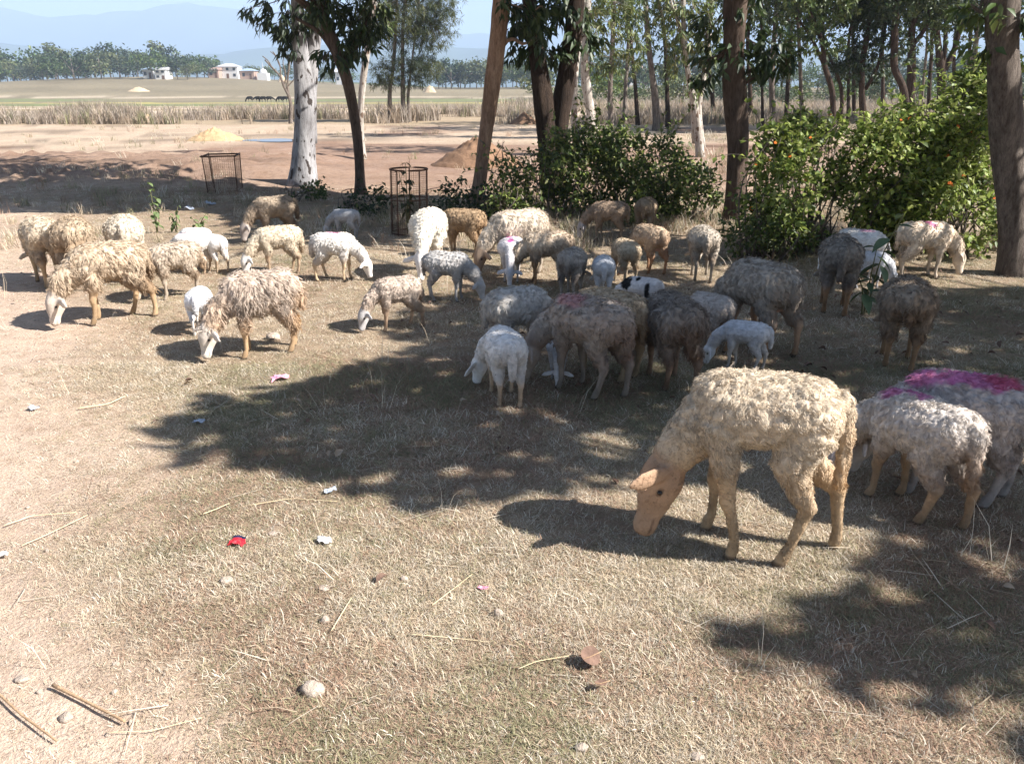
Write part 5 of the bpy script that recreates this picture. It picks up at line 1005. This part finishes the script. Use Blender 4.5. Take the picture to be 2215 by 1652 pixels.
sheep(1618, 1184, 794, 180, 'nearest sheep, a sunlit cream ewe grazing with one ear out', col=(.60, .49, .35), facec=(.42, .28, .185), legc=(.52, .38, .24), dirt=.6, dirtc=(.42, .27, .14), legs=(-.11, .02, .07, -.17), yaw=20, reach=.56, toplock=.6, len=.68, deep=.78, lift=.018, hgt=.622, loft=.0, cell=.036, amp=.011, stretch=1.35, locks=2300, lock=.022, lockw=.013, droop=.85, strands=7, hair=.0012, fuzz=9000, fuzzl=.010, leghair=5000, vox=.0062, eyes=1, udder=1, mane=1, tail=.24, ear=1.2, eardrop=.02, earfwd=.9, earside=.5, lw=.80, hs=1.06, neckwool=.35, cap=0., fat=.86, legwool=.2, tsw=1)
sheep(2052, 1068, 798, 184, 'large grey ewe with a broad magenta back at the right edge', col=(.50, .44, .39), dirt=.55, dirtc=(.17, .12, .09), legs=(.04, -.03, .05, -.06), cell=.035, locks=2300, lock=.035, hair=.0013, strands=8, vox=.0085, fuzz=2500, leghair=2500, marks=((.20, .04, .60, (.13, .12, .05), PINK), (.0, .03, .61, (.16, .11, .045), PINK), (-.12, .0, .62, (.10, .09, .045), RED)), markw=.75, fat=1.1)
sheep(1965, 1102, 846, 140, 'off white young sheep with a magenta stripe, just behind the nearest ewe', col=(.60, .53, .45), dirt=.7, dirtc=(.28, .18, .11), legs=(.04, -.03, .07, -.08), yaw=22, cell=.032, locks=2300, lock=.03, hair=.0013, strands=8, vox=.008, fuzz=2500, leghair=2500, marks=((.20, .03, .60, (.10, .07, .05), PINK), (.06, .0, .61, (.09, .05, .04), PINK)), markw=.75, legc=(.42, .29, .18), tail=.26, facec=(.6, .5, .46))
# buffaloes far out on the fields
for k, (bu, bv, bh) in enumerate(((541, 219, 200), (558, 218, 170), (570, 219, 185), (583, 218, 10), (606, 217, 175), (617, 217, 5))):
    p = far(bu, bv, 150); SHEEP.append(dict(u=bu, loc=p, hd=R(bh), s=1.75, seed=90+k, col=(.022, .020, .019), facec=(.022, .02, .019), legc=(.03, .026, .023), dirt=.2, dirtc=(.05, .04, .03), head=('graze', 'low')[k % 2], locks=0, vox=.03, lamb=0, amp=0, fat=1.15, cat='buffalo', name='buffalo', group='water buffaloes on the far field',
        label=('leftmost black buffalo grazing on the far fields', 'second black buffalo from the left on the far fields', 'third black buffalo from the left on the far fields', 'fourth black buffalo on the far fields, facing right', 'fifth black buffalo, beside the bare tree', 'rightmost black buffalo next to the white trunk')[k]))
build_all_sheep()
# ------------------------------------------------------------------ grass
def blade_tuft(n, hgt, rad, wid, lie, mat, seed, bend=.5):
    rg = np.random.default_rng(seed); v = []; f = []
    for i in range(n):
        a = rg.uniform(0, 6.28); r = rad*math.sqrt(rg.uniform()); b = np.array([r*math.cos(a), r*math.sin(a), -.004]); h = hgt*rg.uniform(.45, 1.25); a2 = rg.uniform(0, 6.28); l = lie*rg.uniform(.3, 1.3); d = np.array([math.cos(a2)*l, math.sin(a2)*l, 1.]); d /= np.linalg.norm(d)
        s = np.array([-math.sin(a2+rg.normal(0, .6)), math.cos(a2), 0])*wid*rg.uniform(.6, 1.3)*.5; m = b + d*h*.55; d2 = d + np.array([math.cos(a2), math.sin(a2), -.5])*bend*rg.uniform(.2, 1.3); d2 /= np.linalg.norm(d2); t = m + d2*h*.5; k = len(v)
        v += [b-s, b+s, m-s*.8, m+s*.8, t]; f += [(k, k+1, k+3, k+2), (k+2, k+3, k+4)]
    me = make_mesh('tuft', v, f, False); me.materials.append(mat); return me
def grass_mat(name, c, c2):
    return plain(name, c, c2, 6, .75, rnd=.28, trans=.25, spec=.2, detail=2)
GM = [grass_mat('grass_straw', (.45, .36, .25), (.62, .52, .38)), grass_mat('grass_pale', (.58, .51, .40), (.75, .69, .57)), grass_mat('grass_olive', (.22, .21, .115), (.36, .33, .20)), grass_mat('grass_rust', (.31, .20, .14), (.44, .305, .215))]
def instancer(name, pts, rot, scl, idx, meshes, label, cat):
    col = bpy.data.collections.new(name + '_blades')
    for i, me in enumerate(meshes): o = bpy.data.objects.new('%s_tuft_%02d' % (name, i), me); col.objects.link(o)
    me = bpy.data.meshes.new(name); N = len(pts); me.vertices.add(N); me.vertices.foreach_set('co', np.asarray(pts, np.float32).ravel())
    a = me.attributes.new('rot', 'FLOAT_VECTOR', 'POINT'); a.data.foreach_set('vector', np.asarray(rot, np.float32).ravel())
    a = me.attributes.new('scl', 'FLOAT', 'POINT'); a.data.foreach_set('value', np.asarray(scl, np.float32)); a = me.attributes.new('idx', 'INT', 'POINT'); a.data.foreach_set('value', np.asarray(idx, np.int32))
    g = bpy.data.node_groups.new(name, 'GeometryNodeTree'); g.interface.new_socket('Geometry', in_out='INPUT', socket_type='NodeSocketGeometry'); g.interface.new_socket('Geometry', in_out='OUTPUT', socket_type='NodeSocketGeometry')
    i_ = g.nodes.new('NodeGroupInput'); o_ = g.nodes.new('NodeGroupOutput'); ci = g.nodes.new('GeometryNodeCollectionInfo'); ci.inputs[0].default_value = col; ci.inputs['Separate Children'].default_value = True; ci.inputs['Reset Children'].default_value = True
    ip = g.nodes.new('GeometryNodeInstanceOnPoints'); ip.inputs['Pick Instance'].default_value = True
    def at(nm, ty):
        n = g.nodes.new('GeometryNodeInputNamedAttribute'); n.data_type = ty; n.inputs[0].default_value = nm; return n.outputs[0]
    g.links.new(i_.outputs[0], ip.inputs['Points']); g.links.new(ci.outputs[0], ip.inputs['Instance']); g.links.new(at('rot', 'FLOAT_VECTOR'), ip.inputs['Rotation']); g.links.new(at('scl', 'FLOAT'), ip.inputs['Scale']); g.links.new(at('idx', 'INT'), ip.inputs['Instance Index']); g.links.new(ip.outputs[0], o_.inputs[0])
    o = obj(name, me); md = o.modifiers.new('grass', 'NODES'); md.node_group = g; return tag(o, label, cat, kind='stuff')
def scatter(n, y0, y1, rg, spread=.74, pw=1.):
    """random ground points in the wedge seen (and a little beyond), evenly by area unless pw > 1 packs the near side"""
    t = rg.uniform(0, 1, n)**pw; y = np.sqrt(y0*y0 + t*(y1*y1 - y0*y0)); x = rg.uniform(-1, 1, n)*(y*spread + .5); return x, y
def lawn():
    rg = np.random.default_rng(31); tufts = []
    for k in range(12):
        tufts.append(blade_tuft(17, .025, .036, .0019, 2.0, GM[k % 3 if k < 9 else 3], 400+k, .7))
    X, Y = [], []
    for n, a, b in ((44000, .9, 2.6), (54000, 2.4, 4.6), (44000, 4.4, 8.), (32000, 7.5, 13.6)):
        x, y = scatter(n, a, b, rg); X.append(x); Y.append(y)
    x, y = np.concatenate(X), np.concatenate(Y); u, v, dep = proj(np.stack([x, y, x*0], 1))
    nA = n2(x, y, .9, 4, 21); nB = n2(x, y, 3.5, 4, 22); e = u + (nA-.5)*700 + (nB-.5)*300 - (v-1652)*.30; bare = 1 - sstep(200, 760, e)
    p = np.clip(1.05 - bare*.93, .05, 1)*np.clip(.35 + 1.5*(n2(x, y, 4.5, 3, 51)), .3, 1); keep = rg.uniform(0, 1, len(x)) < p; x, y, bare = x[keep], y[keep], bare[keep]
    green = n2(x, y, 1.4, 4, 52) + (n2(x, y, 6., 2, 53)-.5)*.3; rust = n2(x, y, 1.1, 3, 54)
    sel = rg.uniform(0, 1, len(x)); shade = np.maximum(shade_want(x, y), 0)
    pg = sstep(.40, .74, green)*.55*(1-bare) + .12*(1-bare); pr = sstep(.5, .66, rust)*.45*(1-bare) + .05 + shade*.1; pp = .32
    i3 = rg.integers(0, 3, len(x))
    kind = np.where(sel < pg, 2, np.where(sel < pg+pr, 3, np.where(sel < pg+pr+pp*(1-pg-pr), 1, 0))); idx = np.where(kind == 3, 9 + i3, kind + 3*i3)
    s = rg.uniform(.65, 1.35, len(x))*(1 + .25*sstep(3, 9, y))*(1 - .3*bare); s *= 1 + .35*shade*sstep(2.5, 4., y)
    rot = np.stack([rg.normal(0, .12, len(x)), rg.normal(0, .12, len(x)), rg.uniform(0, 6.28, len(x))], 1)
    instancer('dry_grass', np.stack([x, y, gz(x, y)], 1), rot, s, idx, tufts, 'short dry straw coloured grass covering the near ground', 'grass')
lawn()
def stalks():
    rg = np.random.default_rng(33); tf = []
    for k in range(6): tf.append(blade_tuft(3, .20, .03, .0024, .45, GM[(1, 0, 1, 0, 3, 1)[k]], 500+k, .35))
    x, y = scatter(2600, 1.8, 9.5, rg); u, v, dep = proj(np.stack([x, y, x*0], 1)); d = n2(x, y, .8, 3, 71)
    w = .035 + .5*sstep(.48, .66, d)*sstep(560, 900, u)*(v < 950) + .14*(u > 1500)*(v > 900); k = rg.uniform(0, 1, len(x)) < w; x, y = x[k], y[k]
    s = rg.uniform(.45, 1.35, len(x)); instancer('dry_stalks', np.stack([x, y, gz(x, y)], 1), np.stack([rg.normal(0, .2, len(x)), rg.normal(0, .2, len(x)), rg.uniform(0, 6.28, len(x))], 1), s, rg.integers(0, 6, len(x)), tf, 'thin upright dry stalks among the flock', 'grass')
    # straw lying flat
    tf = [blade_tuft(2, .11, .05, .0022, 14., GM[(0, 1, 1, 0)[k]], 520+k, .1) for k in range(4)]
    x, y = scatter(3600, 1.2, 9., rg, pw=.8); u_, v_, _ = proj(np.stack([x, y, x*0], 1)); k = rg.uniform(0, 1, len(x)) < .25 + .6*sstep(150, 800, u_); x, y = x[k], y[k]; instancer('loose_straw', np.stack([x, y, gz(x, y)+.012], 1), np.stack([x*0, x*0, rg.uniform(0, 6.28, len(x))], 1), rg.uniform(.4, 1.5, len(x)), rg.integers(0, 4, len(x)), tf, 'bits of straw lying loose on the grass', 'straw')
stalks()
def weeds():
    """rough grass behind the flock, round the trunks and under the bushes, and stubble on the open ground"""
    rg = np.random.default_rng(35); tf = []
    for k in range(9): tf.append(blade_tuft(16, .16, .09, .006, .55, GM[(0, 1, 2, 0, 3, 2, 1, 2, 0)[k]], 540+k, .5))
    x, y = scatter(16000, 8.2, 15.5, rg); u, v, d = proj(np.stack([x, y, x*0], 1)); nz = n2(x, y, .7, 3, 72); w = sstep(.42, .6, nz)*(.35 + .65*sstep(650, 1000, u)) ; w = np.where((u < 620) & (v < 470), w*.35, w); k = rg.uniform(0, 1, len(x)) < w; x, y, u = x[k], y[k], u[k]
    x2, y2 = scatter(9000, 15., 37, rg); u2, v2, _ = proj(np.stack([x2, y2, x2*0], 1)); w = sstep(.46, .62, n2(x2, y2, .35, 3, 73))*(.16 + .8*sstep(1150, 1400, u2)); k = rg.uniform(0, 1, len(x2)) < w; x2, y2 = x2[k], y2[k]
    s = np.r_[rg.uniform(.4, 1.2, len(x)), rg.uniform(.5, 1.5, len(x2))]; x, y = np.r_[x, x2], np.r_[y, y2]
    instancer('rough_grass', np.stack([x, y, gz(x, y)], 1), np.stack([x*0, x*0, rg.uniform(0, 6.28, len(x))], 1), s, rg.integers(0, 9, len(x)), tf, 'rough dry grass behind the flock and around the trunks', 'grass')
weeds()
def debris():
    rg = np.random.default_rng(39); ms = []
    for k in range(5):                                  # curled dead leaves
        q = np.random.default_rng(600+k); L = .045; me = leaf_obj_mesh(L, L*q.uniform(.35, .6)); v = np.empty(len(me.vertices)*3, np.float32); me.vertices.foreach_get('co', v); v = v.reshape(-1, 3); v[:, 2] += np.abs(v[:, 1])*q.uniform(.2, 1.) + np.sin(v[:, 0]/L*3)*.006; me.vertices.foreach_set('co', v.ravel()); me.materials.append((M_DRYLEAF, M_DEADLEAF)[k % 2]); ms.append(me)
    x, y = scatter(3000, 1.3, 11, rg); w = .18 + .7*np.maximum(shade_want(x, y), 0); k = rg.uniform(0, 1, len(x)) < w*.35; x, y = x[k], y[k]; n = len(x)
    instancer('leaf_litter', np.stack([x, y, gz(x, y)+.016], 1), np.stack([rg.normal(0, .5, n), rg.normal(0, .5, n), rg.uniform(0, 6.28, n)], 1), rg.uniform(.5, 1.5, n), rg.integers(0, 5, n), ms, 'small dead leaves scattered in the grass', 'leaf litter')
    ps = []
    for k in range(4):
        q = np.random.default_rng(620+k); d = rdir(40, q); bm = bmesh.new(); [bm.verts.new(tuple(a*np.array([1, .8, .6])*q.uniform(.8, 1.1)*.009)) for a in d]; r_ = bmesh.ops.convex_hull(bm, input=bm.verts); me = bpy.data.meshes.new('pebble'); bm.to_mesh(me); bm.free(); me.materials.append(M_STONE); ps.append(me)
    x, y = scatter(2600, 1.2, 8, rg); u, v, _ = proj(np.stack([x, y, x*0], 1)); k = rg.uniform(0, 1, len(x)) < .12 + .75*(1 - sstep(150, 800, u)); x, y = x[k], y[k]; n = len(x)
    instancer('pebbles', np.stack([x, y, gz(x, y)+.002], 1), np.stack([rg.normal(0, .5, n), rg.normal(0, .5, n), rg.uniform(0, 6.28, n)], 1), rg.uniform(.3, 1.3, n)**1.3, rg.integers(0, 4, n), ps, 'tiny pebbles and clods in the dust', 'pebbles')
M_DEADLEAF = plain('pale_dead_leaf', (.30, .22, .15), (.42, .33, .24), 24, .8)
debris()
def reeds():
    rg = np.random.default_rng(37); GR = [grass_mat('reed_straw', (.33, .26, .19), (.46, .375, .285)), grass_mat('reed_grey', (.30, .25, .20), (.43, .37, .31)), grass_mat('reed_green', (.16, .16, .085), (.27, .25, .145))]
    tf = [blade_tuft(14, .62, .26, .03, .35, GR[(0, 1, 0, 2, 1, 0)[k]], 560+k, .4) for k in range(6)]
    x, y = scatter(17000, 38.5, 54, rg, .85); k = rg.uniform(0, 1, len(x)) < sstep(.48, .62, n2(x, y*1.5, .16, 3, 74)); x, y = x[k], y[k]
    x2, y2 = scatter(5000, 54, 100, rg, .8); k = (rg.uniform(0, 1, len(x2)) < sstep(.55, .68, n2(x2*.4, y2, .12, 3, 75))) ; x2, y2 = x2[k], y2[k]
    x3, y3 = scatter(14000, 56, 190, rg, .8); u3, v3, _ = proj(np.stack([x3, y3, x3*0], 1)); k = u3 > 1150 + rg.normal(0, 60, len(x3)); x3, y3 = x3[k], y3[k]
    s = np.r_[rg.uniform(.45, 1.2, len(x)), rg.uniform(.4, .8, len(x2)), rg.uniform(.9, 1.6, len(x3))]; x, y = np.r_[x, x2, x3], np.r_[y, y2, y3]; s = s*(.35 + 1.3*n2(x, y, .11, 3, 76))
    instancer('reeds', np.stack([x, y, gz(x, y)], 1), np.stack([x*0, x*0, rg.uniform(0, 6.28, len(x))], 1), s, rg.integers(0, 6, len(x)), tf, 'strip of tall dry reeds and grass along the far fields', 'reeds')
reeds()
# ------------------------------------------------------------------ haze
def haze():
    mb = MB(); mb.box((-6500, -40, -60), (6500, 7400, 640)); o = mb.build('haze', None, None, False); m, t, out = nodes('haze_air'); pv = nn(t, 'ShaderNodeVolumePrincipled'); pv.inputs['Color'].default_value = (.60, .75, 1, 1); pv.inputs['Density'].default_value = 3.3e-4; pv.inputs['Anisotropy'].default_value = 0.
    lk(t, pv.outputs[0], out.inputs['Volume']); o.data.materials.append(m); tag(o, 'pale blue haze lying over the fields and mountains', 'haze', kind='stuff')
haze()
